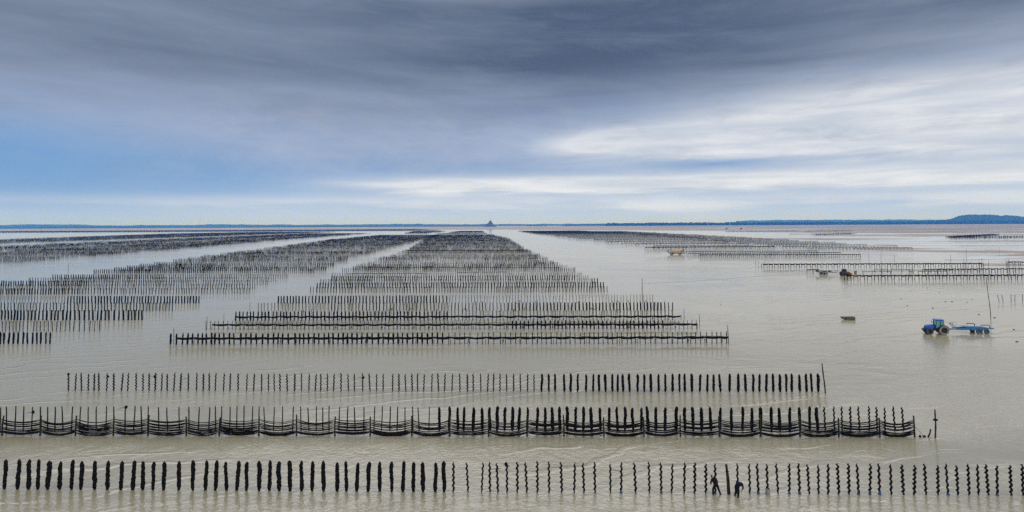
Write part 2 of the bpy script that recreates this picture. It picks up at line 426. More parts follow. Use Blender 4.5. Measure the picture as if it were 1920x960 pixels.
def rfat(seed):
    ph = seed * 1.7
    def r(t):
        b = 0.168 + 0.018 * math.sin(3 * t + ph)
        if t < 0.12: b = 0.10 + (b - 0.10) * (t / 0.12)
        if t > 0.86: b *= 1 - 0.55 * ((t - 0.86) / 0.14) ** 2
        return b
    return r
PH = 2.5
pole_me = [mesh('pole', *post_rings(PH + 0.02, lambda t: 0.085 - 0.02 * t, 8, 6, k, 0.01, 0.05), 'wood') for k in range(3)]
coat_me = [mesh('mussel_coat', *post_rings(PH, rfat(k), 12, 30, k, 0.035, 0.42, tip=0.62), 'mussel', True) for k in range(10)]
spole_me = [mesh('pole', *post_rings(PH + 0.05, lambda t: 0.062 - 0.008 * t, 8, 6, k + 20, 0.01, 0.05), 'wood') for k in range(3)]
srope_me = []
for k in range(8):
    mb = MB(); n = 66; tn = 4.8 + 0.37 * (k % 5); qq = 0.050 + 0.0065 * (k % 5)
    pts = []; rr = []
    for i in range(n):
        t = i / (n - 1); a = tn * 2 * math.pi * (t + 0.035 * noise.noise(Vector((k * 3.3, t * 3, 5)))) + k * 1.3; q = qq * (1 + 0.5 * noise.noise(Vector((k, t * 4, 9))))
        pts.append((q * math.cos(a), q * math.sin(a), 0.05 + (PH - 0.08) * t)); rr.append((0.083 + 0.025 * noise.noise(Vector((k, t * 20, 0)))) * min(1, 0.45 + 6 * t, 0.5 + 5 * (1 - t)))
    mb.tube(pts, rr, 6); srope_me.append(mb.mesh('mussel_rope', 'mussel', True))
bare_me = [mesh('bare_post', *post_rings(PH, lambda t: 0.072 - 0.010 * t, 8, 8, k + 50, 0.012, 0.12, tip=0.9), 'algae') for k in range(6)]
sleeve_me = [mesh('plastic_sleeve', *post_rings(0.34, lambda t: 0.13 - 0.045 * t, 10, 3, 3, 0, 0.05), c) for c in ('sleeve', 'sleeve_dark')]
# simplified ones for rows further off
fatlo_me = [mesh('mussel_covered_post', *post_rings(PH, rfat(k), 8, 10, k + 70, 0.03, 0.35), 'mussel') for k in range(6)]
thinlo_me = [mesh('rope_wrapped_post', *post_rings(PH, lambda t: 0.085, 6, 24, k + 90, 0.0, 0.15, spiral=0.04, turns=6), 'mussel') for k in range(5)]
barelo_me = [mesh('bare_post', *post_rings(PH, lambda t: 0.075 - 0.01 * t, 6, 5, k + 110, 0.012, 0.12, tip=0.9), 'algae') for k in range(4)]

COUNT = {'fat': 0, 'spiral': 0, 'bare': 0}
KIND = {'fat': ('mussel_covered_post', 'mussel posts', 'posts thickly covered in mussels'),
        'spiral': ('rope_wrapped_post', 'mussel posts', 'posts wound with spiral mussel ropes'),
        'bare': ('bare_post', 'wooden post', 'bare wooden posts of the mussel rows')}
LOOK = {'fat': ('thick black mussel-covered post', 'stout lumpy black mussel post', 'fat dark post coated in mussels'),
        'spiral': ('slim post wound with a spiral mussel rope', 'thin dark post with corkscrew rope'),
        'bare': ('bare slim wooden post', 'plain thin green-brown post')}
FARPOSTS = []      # (x, y, kind, tiltx, tilty, h) of posts that go into the masses
LIMIT = 292
def add_post(P, kind, h=PH, lean=None, label=None, hi=True, sleeve=None):
    name, cat, grp = KIND[kind]
    tx, ty = lean if lean else (rnd.gauss(0, 0.024), rnd.gauss(0, 0.026))
    if COUNT[kind] >= LIMIT:
        FARPOSTS.append((P.x, P.y, kind, tx, ty, h)); return None
    COUNT[kind] += 1
    sc = h / PH; w = rnd.uniform(0.88, 1.06); kw = dict(loc=(P.x, P.y, 0), rot=(tx, ty, rnd.uniform(0, 6.28)), scale=(w, w, sc))
    # lean must be in world axes: build it after the spin
    q = (Matrix.Rotation(ty, 3, 'Y') @ Matrix.Rotation(tx, 3, 'X') @ Matrix.Rotation(rnd.uniform(0, 6.28), 3, 'Z')).to_euler()
    kw['rot'] = q
    if hi:
        if kind == 'fat':
            o = link(name, pole_me[COUNT[kind] % 3], **kw); link('mussel_coat', coat_me[rnd.randrange(10)], o)
        elif kind == 'spiral':
            o = link(name, spole_me[COUNT[kind] % 3], **kw); link('mussel_rope', srope_me[rnd.randrange(8)], o)
        else:
            o = link(name, bare_me[rnd.randrange(6)], **kw)
    else:
        o = link(name, {'fat': fatlo_me, 'spiral': thinlo_me, 'bare': barelo_me}[kind][rnd.randrange(4)], **kw)
    if sleeve is not None: link('plastic_sleeve', sleeve_me[sleeve], o)
    return tag(o, label, 'post', grp)
def row_label(kind, i, n, rowname, adj=''):
    """i-th (from 0) of n of this kind in the row, counted from the nearer end"""
    look = {'fat': 'thick mussel-covered post', 'spiral': 'slim roped post', 'bare': 'bare slim post'}[kind]
    if i < n / 2: k, side = i + 1, 'left'
    else: k, side = n - i, 'right'
    s = f'{ordinal(k)} {look} from the {side}' if k > 1 else f'{look} farthest to the {side}'
    return f'{s} in the {rowname}'
def make_row(items, yline, rowname, hi=True, h=PH, skip_label=None, toppx=None):
    """items: (x px, kind); yline(x) -> base y px"""
    tot = {k: sum(1 for _, q in items if q == k) for k in KIND}; idx = {k: 0 for k in KIND}
    out = []
    for x, k in items:
        P = G(x, yline(x)); i = idx[k]; idx[k] += 1
        sl = None
        if hi and k == 'spiral' and rowname.startswith('nearest') and x > 1080 and rnd.random() < 0.35: sl = 0 if rnd.random() < 0.3 else 1
        out.append((x, k, add_post(P, k, h * rnd.uniform(0.965, 1.03), label=row_label(k, i, tot[k], rowname), hi=hi, sleeve=sl)))
    return out
def line(x0, y0, x1, y1): return lambda x: y0 + (y1 - y0) * (x - x0) / (x1 - x0)
def sc(base, k, xs): return [base + x / k for x in xs]

# ---- row 1, nearest
r1 = [(x, 'fat') for x in sc(0, 3, [25, 98, 160, 214, 269, 336, 402, 455, 532, 604, 680, 748, 803, 860, 920, 1005, 1085, 1155, 1211, 1275, 1331, 1386, 1458, 1515, 1570, 1632, 1697, 1756, 1820, 1897]) + sc(640, 3, [28, 86, 150, 216, 283, 347, 406, 460, 530, 578])]
r1 += [(x, 'spiral') for x in sc(640, 3, [630, 713, 789, 836, 881, 932, 990, 1044, 1103, 1169, 1240, 1310, 1365, 1427, 1514, 1574, 1656, 1733, 1800, 1858]) + sc(1280, 3, [8, 67, 130, 183, 310, 378, 426, 478, 537, 600, 658, 712, 764, 818, 878, 936, 990, 1053, 1108, 1173, 1242, 1302, 1369, 1437, 1493, 1548, 1611, 1664, 1720, 1770, 1848, 1915])]
row1 = make_row(r1, line(0, 917, 1920, 929), 'nearest row', h=2.52)
# ---- row 2, behind the sagging ropes
r2 = [(x, 'bare') for x in sc(0, 3, [0, 36, 84, 131, 178, 226, 268, 309, 354, 402, 446, 495, 541, 596, 640, 703, 752, 797, 830, 893, 942, 1009, 1063, 1115, 1174, 1213, 1243, 1293, 1331, 1371, 1417, 1455, 1490, 1538, 1588, 1646, 1693, 1738, 1778, 1816, 1850, 1906]) + sc(640, 3, [32, 78, 126, 183, 227, 273, 314, 358, 403, 438, 493])]
r2 += [(x, 'fat') for x in sc(640, 3, [551, 606, 655, 688, 741, 794, 835, 876, 917, 962, 997, 1046, 1100, 1148, 1189, 1229, 1272, 1316, 1362, 1408, 1458, 1507, 1554, 1596, 1642, 1688, 1726, 1768, 1821, 1882]) + sc(1280, 3, [12, 60, 107, 160, 208, 274, 337, 390, 440, 499, 548, 602, 660, 714, 760])]
r2 += [(x, 'spiral') for x in sc(1280, 3, [803, 854, 897, 945, 996, 1050, 1094, 1138, 1194, 1243])]
row2 = make_row(r2, line(0, 806, 1700, 808), 'row behind the sagging ropes', h=2.62)
# ---- row 3
r3 = [(x, 'spiral') for x in sc(0, 3, [385, 423, 459, 496, 529, 556, 600, 640, 683, 718, 765, 804, 838, 872, 908, 940, 977, 1014, 1059, 1105, 1143, 1177, 1210, 1257, 1293, 1339, 1387, 1426, 1471, 1510, 1543, 1575, 1616, 1657, 1696, 1737, 1773, 1804, 1841, 1876, 1918]) + sc(640, 3, [40, 74, 120, 161, 198, 235, 288, 324, 363, 399, 429, 463, 508, 547, 580, 622, 667, 709, 742, 785, 822, 855, 892, 930, 969, 1008, 1047, 1084])]
r3 += [(x, 'fat') for x in sc(640, 3, [1126, 1168, 1203, 1254, 1291, 1328, 1377, 1416, 1449, 1487, 1525, 1554, 1585, 1622, 1667, 1705, 1742, 1784, 1823, 1863, 1902]) + sc(1280, 3, [13, 52, 96, 139, 175, 213, 264, 313, 356, 398, 432, 470, 510, 548, 584, 614, 659, 697, 728, 763])]
row3 = make_row(r3, line(127, 733, 1535, 735), 'row beyond the sagging ropes', h=2.45)
for i in (14, 55): pass

# ---- rope-banded block, rows at 645, 617, 600, 582, 568 and their continuation beyond the channel on the left
def auto(x0, x1, step, fat_ranges, other, jit=0.16):
    out = []; x = x0
    while x < x1:
        k = 'fat' if any(a <= x <= b for a, b in fat_ranges) else other
        out.append((x, k)); x += step * (1 + rnd.uniform(-jit, jit))
    return out
r4 = [(x, 'fat') for x in sc(300, 4, [78, 123, 167, 206, 242, 284, 317, 346, 385, 409, 445, 480, 520, 555, 605, 643, 683, 725, 768, 810, 850, 883, 918, 962, 1012, 1047, 1078, 1115, 1156, 1190, 1231, 1266, 1299, 1334, 1374, 1403, 1441, 1478, 1513, 1552, 1593, 1637, 1674, 1711, 1751, 1785, 1819, 1855, 1895]) + sc(780, 3, [8, 35, 64, 92, 122, 150])]
r4 += [(x, 'spiral') for x in sc(780, 3, [184, 218, 246, 274, 302, 345, 374, 407, 438, 475, 503, 533, 561, 589, 621, 655, 683, 708, 733, 761, 790, 815, 843, 866, 895, 925, 948, 975, 1002, 1027, 1053, 1080, 1106, 1131, 1160, 1188, 1214, 1234, 1261, 1290, 1320, 1349, 1383, 1415, 1444, 1472, 1500, 1527, 1545, 1573, 1601, 1635, 1665, 1692, 1717, 1747])]
make_row(r4, line(319, 646, 1368, 644), 'front rope-banded row', hi=False, h=2.25)
make_row([(x, 'fat') for x in sc(0, 4, [2, 28, 64, 98, 134, 172, 205, 243, 277, 304, 343, 375])], line(0, 645, 96, 645), 'frontmost short row at the left edge', hi=False, h=2.4)
make_row(auto(386, 1308, 7.6, [(958, 1245)], 'bare'), line(385, 618, 1310, 616.5), 'second rope-banded row', hi=False, h=1.95)
make_row([(x, 'spiral') for x in sc(0, 4, [20, 42, 70, 97, 120, 145, 172, 206, 250, 275, 301, 331, 362, 394, 422, 452, 488, 523, 550, 595, 633, 672, 708, 746])], line(0, 621, 190, 621), 'second short row at the left edge', hi=False, h=2.3)
make_row(auto(442, 1262, 7.0, [(442, 842)], 'spiral'), line(441, 601.5, 1275, 600), 'third rope-banded row', hi=False, h=2.35)
make_row([(x, 'fat') for x in sc(0, 4, [12, 38, 62, 85, 108, 132, 156, 180, 208, 235, 262, 290, 322, 350, 384, 410, 436, 473, 500, 527, 563, 597, 634, 668, 698, 731, 757, 790, 818, 856, 891, 926, 961, 990, 1012, 1040, 1066])], line(0, 600, 268, 600), 'third short row at the left edge', hi=False, h=2.45)
make_row(auto(484, 1262, 6.5, [(952, 1240)], 'spiral'), line(484, 582.5, 1240, 581.5), 'row just behind the rope-banded rows', hi=False, h=2.1)
make_row(auto(2, 326, 6.3, [], 'spiral'), line(0, 583, 326, 583), 'fourth short row at the left edge', hi=False, h=2.3)
make_row(auto(521.5, 1228, 5.9, [(521, 842)], 'bare'), line(521, 568.5, 1228, 566.5), 'second row behind the rope-banded rows', hi=False, h=2.2)
make_row(auto(2, 374, 5.6, [(124, 374)], 'bare'), line(0, 568.5, 374, 568.5), 'fifth short row at the left edge', hi=False, h=2.2)

# ------------------------------------------------------------------ single stakes
def stake(px, ytop, ybase, r=0.05, dx=0.0, mat='wood', label='', bend=0.0, knob=None, sec=8):
    P = G(px, ybase); h = (ybase - ytop) / pxm(P)
    mb = MB(); pts = []; rr = []
    for i in range(sec):
        t = i / (sec - 1); pts.append((dx * h * t + bend * math.sin(t * 5) * 0.1, 0.04 * math.sin(t * 7 + px), -0.4 + (h + 0.4) * t)); rr.append(r * (1 - 0.25 * t) * (1 + 0.15 * math.sin(px + i * 2.3)))
    mb.tube(pts, rr, 7)
    o = mb.build('marker_stake', mat, None, loc=P)
    tag(o, label, 'stake', 'marker stakes standing at row ends')
    if knob:
        k = MB(); k.blob((dx * h * knob, 0, h * knob), 0.16, 2, px, (1.6, 1, 0.8)); k.build('weed_knot', 'mussel', o)
    return o
stake(1548, 682, 737, 0.10, -0.09, label='tall leaning stake at the right end of the long thin-post row')
stake(1754, 769, 821, 0.09, 0.03, label='tall stake with a knot of weed, right of the sagging ropes', knob=0.64)
stake(1366, 610, 642, 0.07, -0.03, label='stake past the right end of the front rope-banded row')
stake(325.5, 616, 643, 0.06, 0.0, label='thin stake between the first two posts of the front rope-banded row')
stake(387.5, 594, 618, 0.06, 0.02, label='stake at the left end of the second rope-banded row')
stake(419.5, 587, 605, 0.05, 0.02, label='thin stake left of the third rope-banded row', mat='algae')
stake(468.5, 567, 583, 0.05, 0.0, label='thin stake left of the fourth rope-banded row')
stake(1312, 590, 612, 0.06, -0.02, label='stake past the right end of the second rope-banded row')
stake(1283, 579, 600, 0.06, -0.02, label='stake past the right end of the third rope-banded row')
stake(1246, 563, 584, 0.06, -0.01, label='stake past the right end of the fourth rope-banded row')
stake(1204.5, 522, 565, 0.10, 0.0, label='very tall stake standing behind the right end of the rope-banded block')
stake(127, 492, 518, 0.08, 0.05, label='tall slanting stake at the left end of the big left block')
stake(1857.5, 520, 597, 0.075, -0.055, label='very tall bent pole behind the blue trailer', bend=1.0, sec=14)
for px, a, b, l in ((1612.5, 470, 487, 'thin pole at the right end of the right-hand frames'), (1629.5, 469, 489, 'thin pole standing alone just right of the frames'),
                    (1652, 470, 492, 'second thin pole standing alone right of the frames'), (1677, 477, 497, 'crooked pole behind the second line of frames'),
                    (1783, 477, 497, 'faint thin pole above the second line of frames'), (1812, 467, 495, 'tall pole above the right part of the frames'),
                    (1854, 489, 512, 'upright pole right of the end of the frames'), (1874, 464, 472, 'small pole on the sandbank at the right'),
                    (1417, 489, 500, 'leftmost small pole before the frames'), (1422, 489, 501, 'second small pole before the frames'),
                    (1434, 490, 499, 'third small pole before the frames'), (1808, 483, 503, 'pole near the right end of the second line of frames'),
                    (1837, 486, 506, 'pole at the right end of the second line of frames'), (1841.5, 484, 507, 'taller pole at the right end of the second line of frames'),
                    (1887, 485, 506, 'pole left of the short rightmost rope line'), (1891, 484, 500, 'second pole left of the short rightmost rope line')):
    stake(px, a, b, 0.075, rnd.uniform(-0.03, 0.03), label=l)
o = stake(1740.5, 804, 820, 0.09, 0.0, label='short broken stake leaning right beside the end of the sagging ropes')
o.rotation_euler = (0, R(20), 0)
for i, (px, a, b, dx) in enumerate(((1874, 553, 566, -0.25), (1881, 553, 566, -0.15), (1896, 552, 565, 0.0), (1903, 553, 565, 0.03), (1917, 552, 565, 0.05))):
    stake(px, a, b, 0.08, dx, label=f'short dark stake, {ordinal(i + 1)} from the left of five right of the bent pole')

# ------------------------------------------------------------------ rope racks
def sag_rope(P0, P1, z0, z1, sag, r, seed=0, n=12, rough=0.0, dy=0.0):
    pts = []; rr = []
    for i in range(n + 1):
        t = i / n; p = P0.lerp(P1, t)
        z = z0 + (z1 - z0) * t - sag * 4 * t * (1 - t)
        pts.append((p.x, p.y + dy + 0.03 * noise.noise(Vector((t * 6, seed, 3))), z + 0.02 * noise.noise(Vector((t * 5, seed, 0)))))
        rr.append(r * (1 + rough * (0.35 + noise.noise(Vector((t * 9, seed * 2.3, 1))))) * (0.55 + 0.45 * min(1, 8 * t, 8 * (1 - t))) )
    return pts, rr
# the big rack with sagging ropes in the second row
sx = sc(0, 3, [12, 226, 424, 638, 832, 1047, 1232, 1456, 1668, 1884]) + sc(640, 3, [162, 397, 610, 828, 1046, 1252, 1478, 1702, 1908]) + sc(1280, 3, [208, 438, 660, 878, 1109, 1305])
sx = [x for i, x in enumerate(sx)]
yl = line(0, 816.5, 1715, 819.5)
base = G(sx[0], yl(sx[0]))
rack = thing('rope_rack', 'long rack of many sagging mussel ropes on short stakes in front of a post row', 'rope rack', base, group='racks strung with mussel ropes')
B = [G(x, yl(x)) - base for x in sx]
Bfull = [G(-62, yl(-62)) - base] + B
for i, b in enumerate(Bfull):
    h = rnd.uniform(2.0, 2.35); mb = MB()
    mb.tube([(b.x, b.y, -0.5), (b.x + rnd.gauss(0, 0.02), b.y, h * 0.5), (b.x + rnd.gauss(0, 0.05), b.y, h)], [0.10, 0.085, 0.075], 7)
    mb.build('stake', 'algae' if rnd.random() < 0.5 else 'wood', rack)
for i in range(len(Bfull) - 1):
    nr = 10; bay = rnd.uniform(0.62, 1.30)
    for j in range(nr):
        z = 0.30 + j * 0.155 + rnd.uniform(-0.03, 0.03)
        heavy = j in (0, 1) or (rnd.random() < 0.38 and j < 8)
        r = (rnd.uniform(0.065, 0.095) if j < 2 else rnd.uniform(0.05, 0.072)) if heavy else rnd.uniform(0.042, 0.062)
        sg = rnd.uniform(0.20, 0.34) + 0.05 * (j / nr); sg = min(sg * bay, z + 0.16 - 0.1)
        mb = MB(); p, r_ = sag_rope(Bfull[i], Bfull[i + 1], z + 0.08, z + 0.08, sg, r, i * 13 + j, 14, 0.5 if heavy else 0.1, dy=rnd.uniform(-0.10, 0.10))
        mb.tube(p, r_, 5); mb.build('rope', 'rope', rack)
# guy rope at the end
e = B[-1]; a = G(1732, 819) - base
mb = MB(); mb.tube([(e.x, e.y, 1.2), ((e.x + a.x) / 2, e.y, 0.62), (a.x, a.y, 0.05)], 0.02, 5); mb.build('guy_rope', 'rope', rack)
for px in (1725, 1733):
    P = G(px, 819.3); mb = MB(); mb.blob((0, 0, 0.05), 0.14, 2, px); tag(mb.build('buoy_knot', 'mussel', loc=P), 'dark lump in the water %s' % ('left of the guy rope foot' if px == 1725 else 'at the foot of the guy rope'), 'float')

def band_rack(x0, x1, yb, step, ztop, sag, r, label, mat='rope', smat='wood', h_over=0.12, group='racks strung with mussel ropes', bundle2=True, parts=True, pairs=False, sr=0.05, tails=0.35):
    """a line of stakes carrying one thick band of ropes that sags from stake to stake"""
    xs = []; x = x0
    while x < x1 - step * 0.4: xs.append(x); x += step * rnd.uniform(0.94, 1.06)
    xs.append(x1)
    base = G(x0, yb(x0)); Bs = [G(x, yb(x)) - base for x in xs]
    one = MB() if not parts else None
    rack = thing('rope_rack', label, 'rope rack', base, group=group) if parts else None
    def put(mb, nm, m):
        if parts: mb.build(nm, m, rack)
    for b in Bs:
        for q in ((-0.55, 0.55) if pairs else (0,)):
            mb = one or MB()
            hh = ztop + h_over * rnd.uniform(0.3, 2.0)
            mb.cur = 0
            mb.tube([(b.x + q, b.y + rnd.uniform(-.3, .3), -0.4), (b.x + q + rnd.gauss(0, 0.03), b.y, hh)], sr * rnd.uniform(0.85, 1.3), 5)
            put(mb, 'stake', smat)
    for i in range(len(Bs) - 1):
        k = rnd.randrange(999)
        mb = one or MB(); mb.cur = 1
        p, r_ = sag_rope(Bs[i], Bs[i + 1], ztop, ztop, sag * rnd.uniform(0.7, 1.2), r, k, 8, 0.6)
        mb.tube(p, r_, 5)
        if bundle2 and rnd.random() < 0.8:
            p, r_ = sag_rope(Bs[i], Bs[i + 1], ztop - 0.05, ztop - 0.05, sag * rnd.uniform(1.2, 1.9), r * 0.55, k + 7, 8, 0.5, dy=0.1); mb.tube(p, r_, 5)
        put(mb, 'rope_bundle', mat)
        if tails and rnd.random() < tails:
            mb = one or MB(); b = Bs[i]
            for q in range(3):
                mb.tube([(b.x + 0.1 * q, b.y, ztop), (b.x + 0.1 * q + rnd.gauss(0, .05), b.y - 0.05, 0.15)], 0.03, 4)
            put(mb, 'hanging_rope', mat)
    if one:
        o = one.build('rope_rack', [smat, mat], loc=base); return tag(o, label, 'rope rack', group)
    return rack
band_rack(330, 1366, line(330, 645, 1366, 643), 32, 1.15, 0.14, 0.20, 'rope-banded rack along the front row of the middle block')
band_rack(398, 1308, line(398, 617, 1308, 616), 29, 1.00, 0.15, 0.19, 'rope-banded rack along the second row of the middle block')
band_rack(441, 1277, line(441, 600, 1277, 599), 28, 0.85, 0.18, 0.19, 'dark rope-banded rack along the third row of the middle block')
# rope racks threaded through the big middle field
for x0, x1, y, l in ((650, 800, 516.5, 'rope line among posts at the left of the big middle field'), (857, 950, 514.5, 'wavy rope line at the middle of the big middle field'),
                     (684, 1050, 505.2, 'thin rope line crossing the big middle field'), (761, 990, 471.7, 'dark rope line two thirds up the big middle field'),
                     (792, 962, 457.6, 'highest dark rope line in the big middle field')):
    band_rack(x0, x1, line(x0, y, x1, y - 0.8), 10 if y > 500 else 8, 1.0, 0.12, 0.07 if y > 500 else 0.3, l, parts=False, tails=0)

# ---- frames at the right: pairs of stakes with a rope on top
def frames(x0, x1, y0, y1, stepm, label, ztop=1.95, r=0.12, sr=0.125, pairs=True, parts=True, two=True):
    P0, P1 = G(x0, y0), G(x1, y1); r *= 1.9
    n = max(2, int((P1 - P0).length / stepm))
    step = (x1 - x0) / n
    return band_rack(x0, x1, line(x0, y0, x1, y1), step, ztop, 0.24, r, label, parts=parts, pairs=pairs, sr=sr, tails=0.0, bundle2=two, mat='farrope', smat='farwood', group='rope frames on paired stakes at the right')
frames(1586, 1935, 525.5, 524, 2.7, 'front line of rope-topped paired stakes, reaching the right edge', r=0.12)
frames(1732, 1935, 512.5, 511, 2.7, 'second rope-topped line, starting right of the tractor and reaching the right edge', r=0.10)
frames(1430, 1842, 502, 500.5, 2.7, 'longest line of rope-topped stakes, behind the low trailer with cargo', r=0.14)
frames(1513, 1536, 512.5, 512.5, 4, 'tiny rope line just left of the low trailer with cargo', pairs=False, r=0.07)
for i, (a, b, y) in enumerate(((1602, 1606, 515), (1618, 1670, 515), (1640, 1664, 510.5), (1672, 1712, 510.5), (1705, 1712, 514.5), (1722, 1776, 514.8))):
    frames(a, b, y, y, 3.2, f'{ordinal(i + 1)} from the left of the short broken rope frames between two long lines', pairs=False, r=0.045, ztop=1.55, two=False)
frames(1890, 1935, 497.5, 497.3, 2.7, 'short rope line at the right edge, above the front lines', r=0.11)
frames(1312, 1612, 482.5, 482, 2.6, 'front line of the right-hand block, right of the yellow-loaded boat', r=0.10)
frames(1290, 1575, 479.5, 478, 2.6, 'second line of the right-hand block, right of the yellow-loaded boat', r=0.09)
frames(1286, 1532, 476.3, 474.5, 2.6, 'third line of the right-hand block, right of the yellow-loaded boat', r=0.09)
frames(1210, 1452, 467.5, 465.5, 2.6, 'dark line starting left of the yellow-loaded boat', r=0.16)

# ------------------------------------------------------------------ far fields of posts
def lerp_edge(pts, Y):
    """X of an edge given by world points sorted by Y"""
    if Y <= pts[0][1]: a, b = pts[0], pts[1]
    elif Y >= pts[-1][1]: a, b = pts[-2], pts[-1]
    else:
        for a, b in zip(pts, pts[1:]):
            if a[1] <= Y <= b[1]: break
    return a[0] + (b[0] - a[0]) * (Y - a[1]) / (b[1] - a[1])
def edge_px(pxs): return sorted([(G(*p).x, G(*p).y) for p in pxs], key=lambda q: q[1])
ROWS_Y = []
yy = 212.0; c = 0
while yy < 2300:
    ROWS_Y.append(yy); c += 1
    yy += 15.2 if c % 5 else 31.5
def field(left, right, y0, y1, gaps=(), sp=1.0, rag=4.0, thick=1.0):
    L, Rr = edge_px(left), edge_px(right); seg = 0
    for Yc in ROWS_Y:
        if Yc < y0 or Yc > y1 or any(a <= Yc <= b for a, b in gaps): continue
        xl = lerp_edge(L, Yc) + rnd.uniform(-rag, rag); xr = lerp_edge(Rr, Yc) + rnd.uniform(-rag, rag)
        x = xl; kind = rnd.choice(('fat', 'spiral')); nextsw = xl + rnd.uniform(20, 60); mid = (xl + xr) / 2
        while x < xr:
            if x > nextsw: kind = rnd.choice(('fat', 'spiral', 'bare')); nextsw = x + rnd.uniform(25, 70)
            FARPOSTS.append((x, Yc - 0.022 * (x - mid) + rnd.gauss(0, .12), kind, rnd.gauss(0, .02), rnd.gauss(0, .02), rnd.uniform(1.9, 2.12)))
            x += sp * rnd.uniform(0.82, 1.18)
# middle field
field([(582, 546), (650, 508.6), (722, 485), (760, 471.5), (812, 441)], [(1144, 546), (1098, 520), (1058, 502), (1010, 480), (985, 468), (955, 448), (925, 441)], 205, 1440, rag=1.5)
field([(850, 435.2), (830, 437.5)], [(906, 434.5), (912, 437.5)], 1600, 2300, gaps=((1690, 1900),), rag=2)
# left big field
field([(-20, 546), (10, 535), (131, 518.5), (207, 508.6), (400, 480.5), (480, 470), (620, 450), (722, 440.5)], [(475, 546), (508, 533), (625, 502), (652, 487), (715, 471), (830, 440)], 205, 1440, rag=2.5)
field([(770, 435.3), (760, 437.4)], [(822, 435.3), (800, 437.4)], 1750, 2300, gaps=((1900, 2000),), rag=2)
# three strips further left
A1 = [(22, 495), (192, 479.5), (310, 470), (387, 463), (450, 457.5), (540, 449), (640, 441.5), (712, 437.0)]
A2 = [(-120, 480), (0, 472.5), (320, 455.5), (560, 445), (650, 440.3)]
A3 = [(-150, 478), (0, 470.5), (320, 454.0), (560, 444), (650, 439.9)]
A4 = [(-120, 469), (0, 463.0), (320, 448.8), (500, 441.5)]
A5 = [(-120, 463), (0, 457), (320, 446.0), (500, 439.6)]
A6 = [(-200, 456), (0, 450), (320, 438.6), (480, 435.6)]
field(A2, A1, 350, 1560, rag=3, sp=1.0)
field(A4, A3, 480, 1800, rag=3, sp=1.15)
field(A6, A5, 640, 2300, rag=4, sp=1.3)
# the far dark line at the left
FARLINE = []
for Yc in np.arange(2650, 3500, 60):
    x = -3600 if Yc > 2700 else -3000
    xe = -300 - (Yc - 2650) * 0.3
    while x < xe:
        FARLINE.append((x, Yc + rnd.gauss(0, 2), rnd.uniform(2.2, 3.0))); x += rnd.uniform(1.6, 3.0)

def mass(name, posts, label, mat, nseg=5, rings=((0, 1.0), (0.55, 1.0), (0.93, 0.9), (1.0, 0.55)), radius=0.15):
    """thousands of posts in one mesh"""
    n = len(posts); 
    if not n: return
    P = np.array([p[:2] for p in posts]); tilt = np.array([[p[4], p[3]] for p in posts]); hh = np.array([p[5] for p in posts])
    nr = len(rings); ang = np.arange(nseg) * 2 * np.pi / nseg
    rng = np.random.default_rng(5); rad = radius * rng.uniform(0.85, 1.15, n)
    V = np.zeros((n, nr, nseg, 3))
    for i, (t, k) in enumerate(rings):
        z = hh * t if t > 0 else np.full(n, -0.3)
        wob = rng.normal(0, 0.02, (n, 2))
        V[:, i, :, 0] = (P[:, 0] + tilt[:, 0] * z + wob[:, 0])[:, None] + (rad * k)[:, None] * np.cos(ang)
        V[:, i, :, 1] = (P[:, 1] - tilt[:, 1] * z + wob[:, 1])[:, None] + (rad * k)[:, None] * np.sin(ang)
        V[:, i, :, 2] = z[:, None]
    base = (np.arange(n) * nr * nseg)[:, None, None, None]
    i = np.arange(nr - 1)[None, :, None]; k = np.arange(nseg)[None, None, :]
    q = np.stack(np.broadcast_arrays(i * nseg + k, i * nseg + (k + 1) % nseg, (i + 1) * nseg + (k + 1) % nseg, (i + 1) * nseg + k), -1)
    quads = (base + q).reshape(-1, 4)
    caps = (np.arange(n) * nr * nseg)[:, None] + (nr - 1) * nseg + np.arange(nseg)[None, :]
    me = bpy.data.meshes.new(name)
    nv = V.reshape(-1, 3); nq, nc = len(quads), len(caps)
    me.vertices.add(len(nv)); me.vertices.foreach_set('co', nv.ravel())
    loops = np.concatenate([quads.ravel(), caps.ravel()])
    me.loops.add(len(loops)); me.loops.foreach_set('vertex_index', loops.astype(np.int32))
    me.polygons.add(nq + nc)
    me.polygons.foreach_set('loop_start', np.concatenate([np.arange(nq) * 4, nq * 4 + np.arange(nc) * nseg]).astype(np.int32))
    me.update(calc_edges=True); me.validate()
    me.materials.append(M[mat])
    return tag(link(name, me), label, None, None, 'stuff')
for k, nm, r, m, lab in (('fat', 'mussel_covered_posts', 0.20, 'mussel', 'distant mussel-covered posts filling the far rows of the bay'),
                         ('spiral', 'rope_wrapped_posts', 0.125, 'farwood', 'distant thin roped posts filling the far rows of the bay'),
                         ('bare', 'bare_posts', 0.10, 'farwood', 'distant bare posts filling the far rows of the bay')):
    near = [p for p in FARPOSTS if p[2] == k and p[1] < 650]; far = [p for p in FARPOSTS if p[2] == k and p[1] >= 650]
    o = mass(nm, near + far, lab, m, 5, radius=r)
far = [(x, y, 'x', 0, 0, h) for x, y, h in FARLINE]
mass('posts_on_the_far_flats', far, 'thin dark line of post rows far off at the left under the coast', 'farwood', 4, ((0, 1.0), (1.0, 1.0)), 0.35)

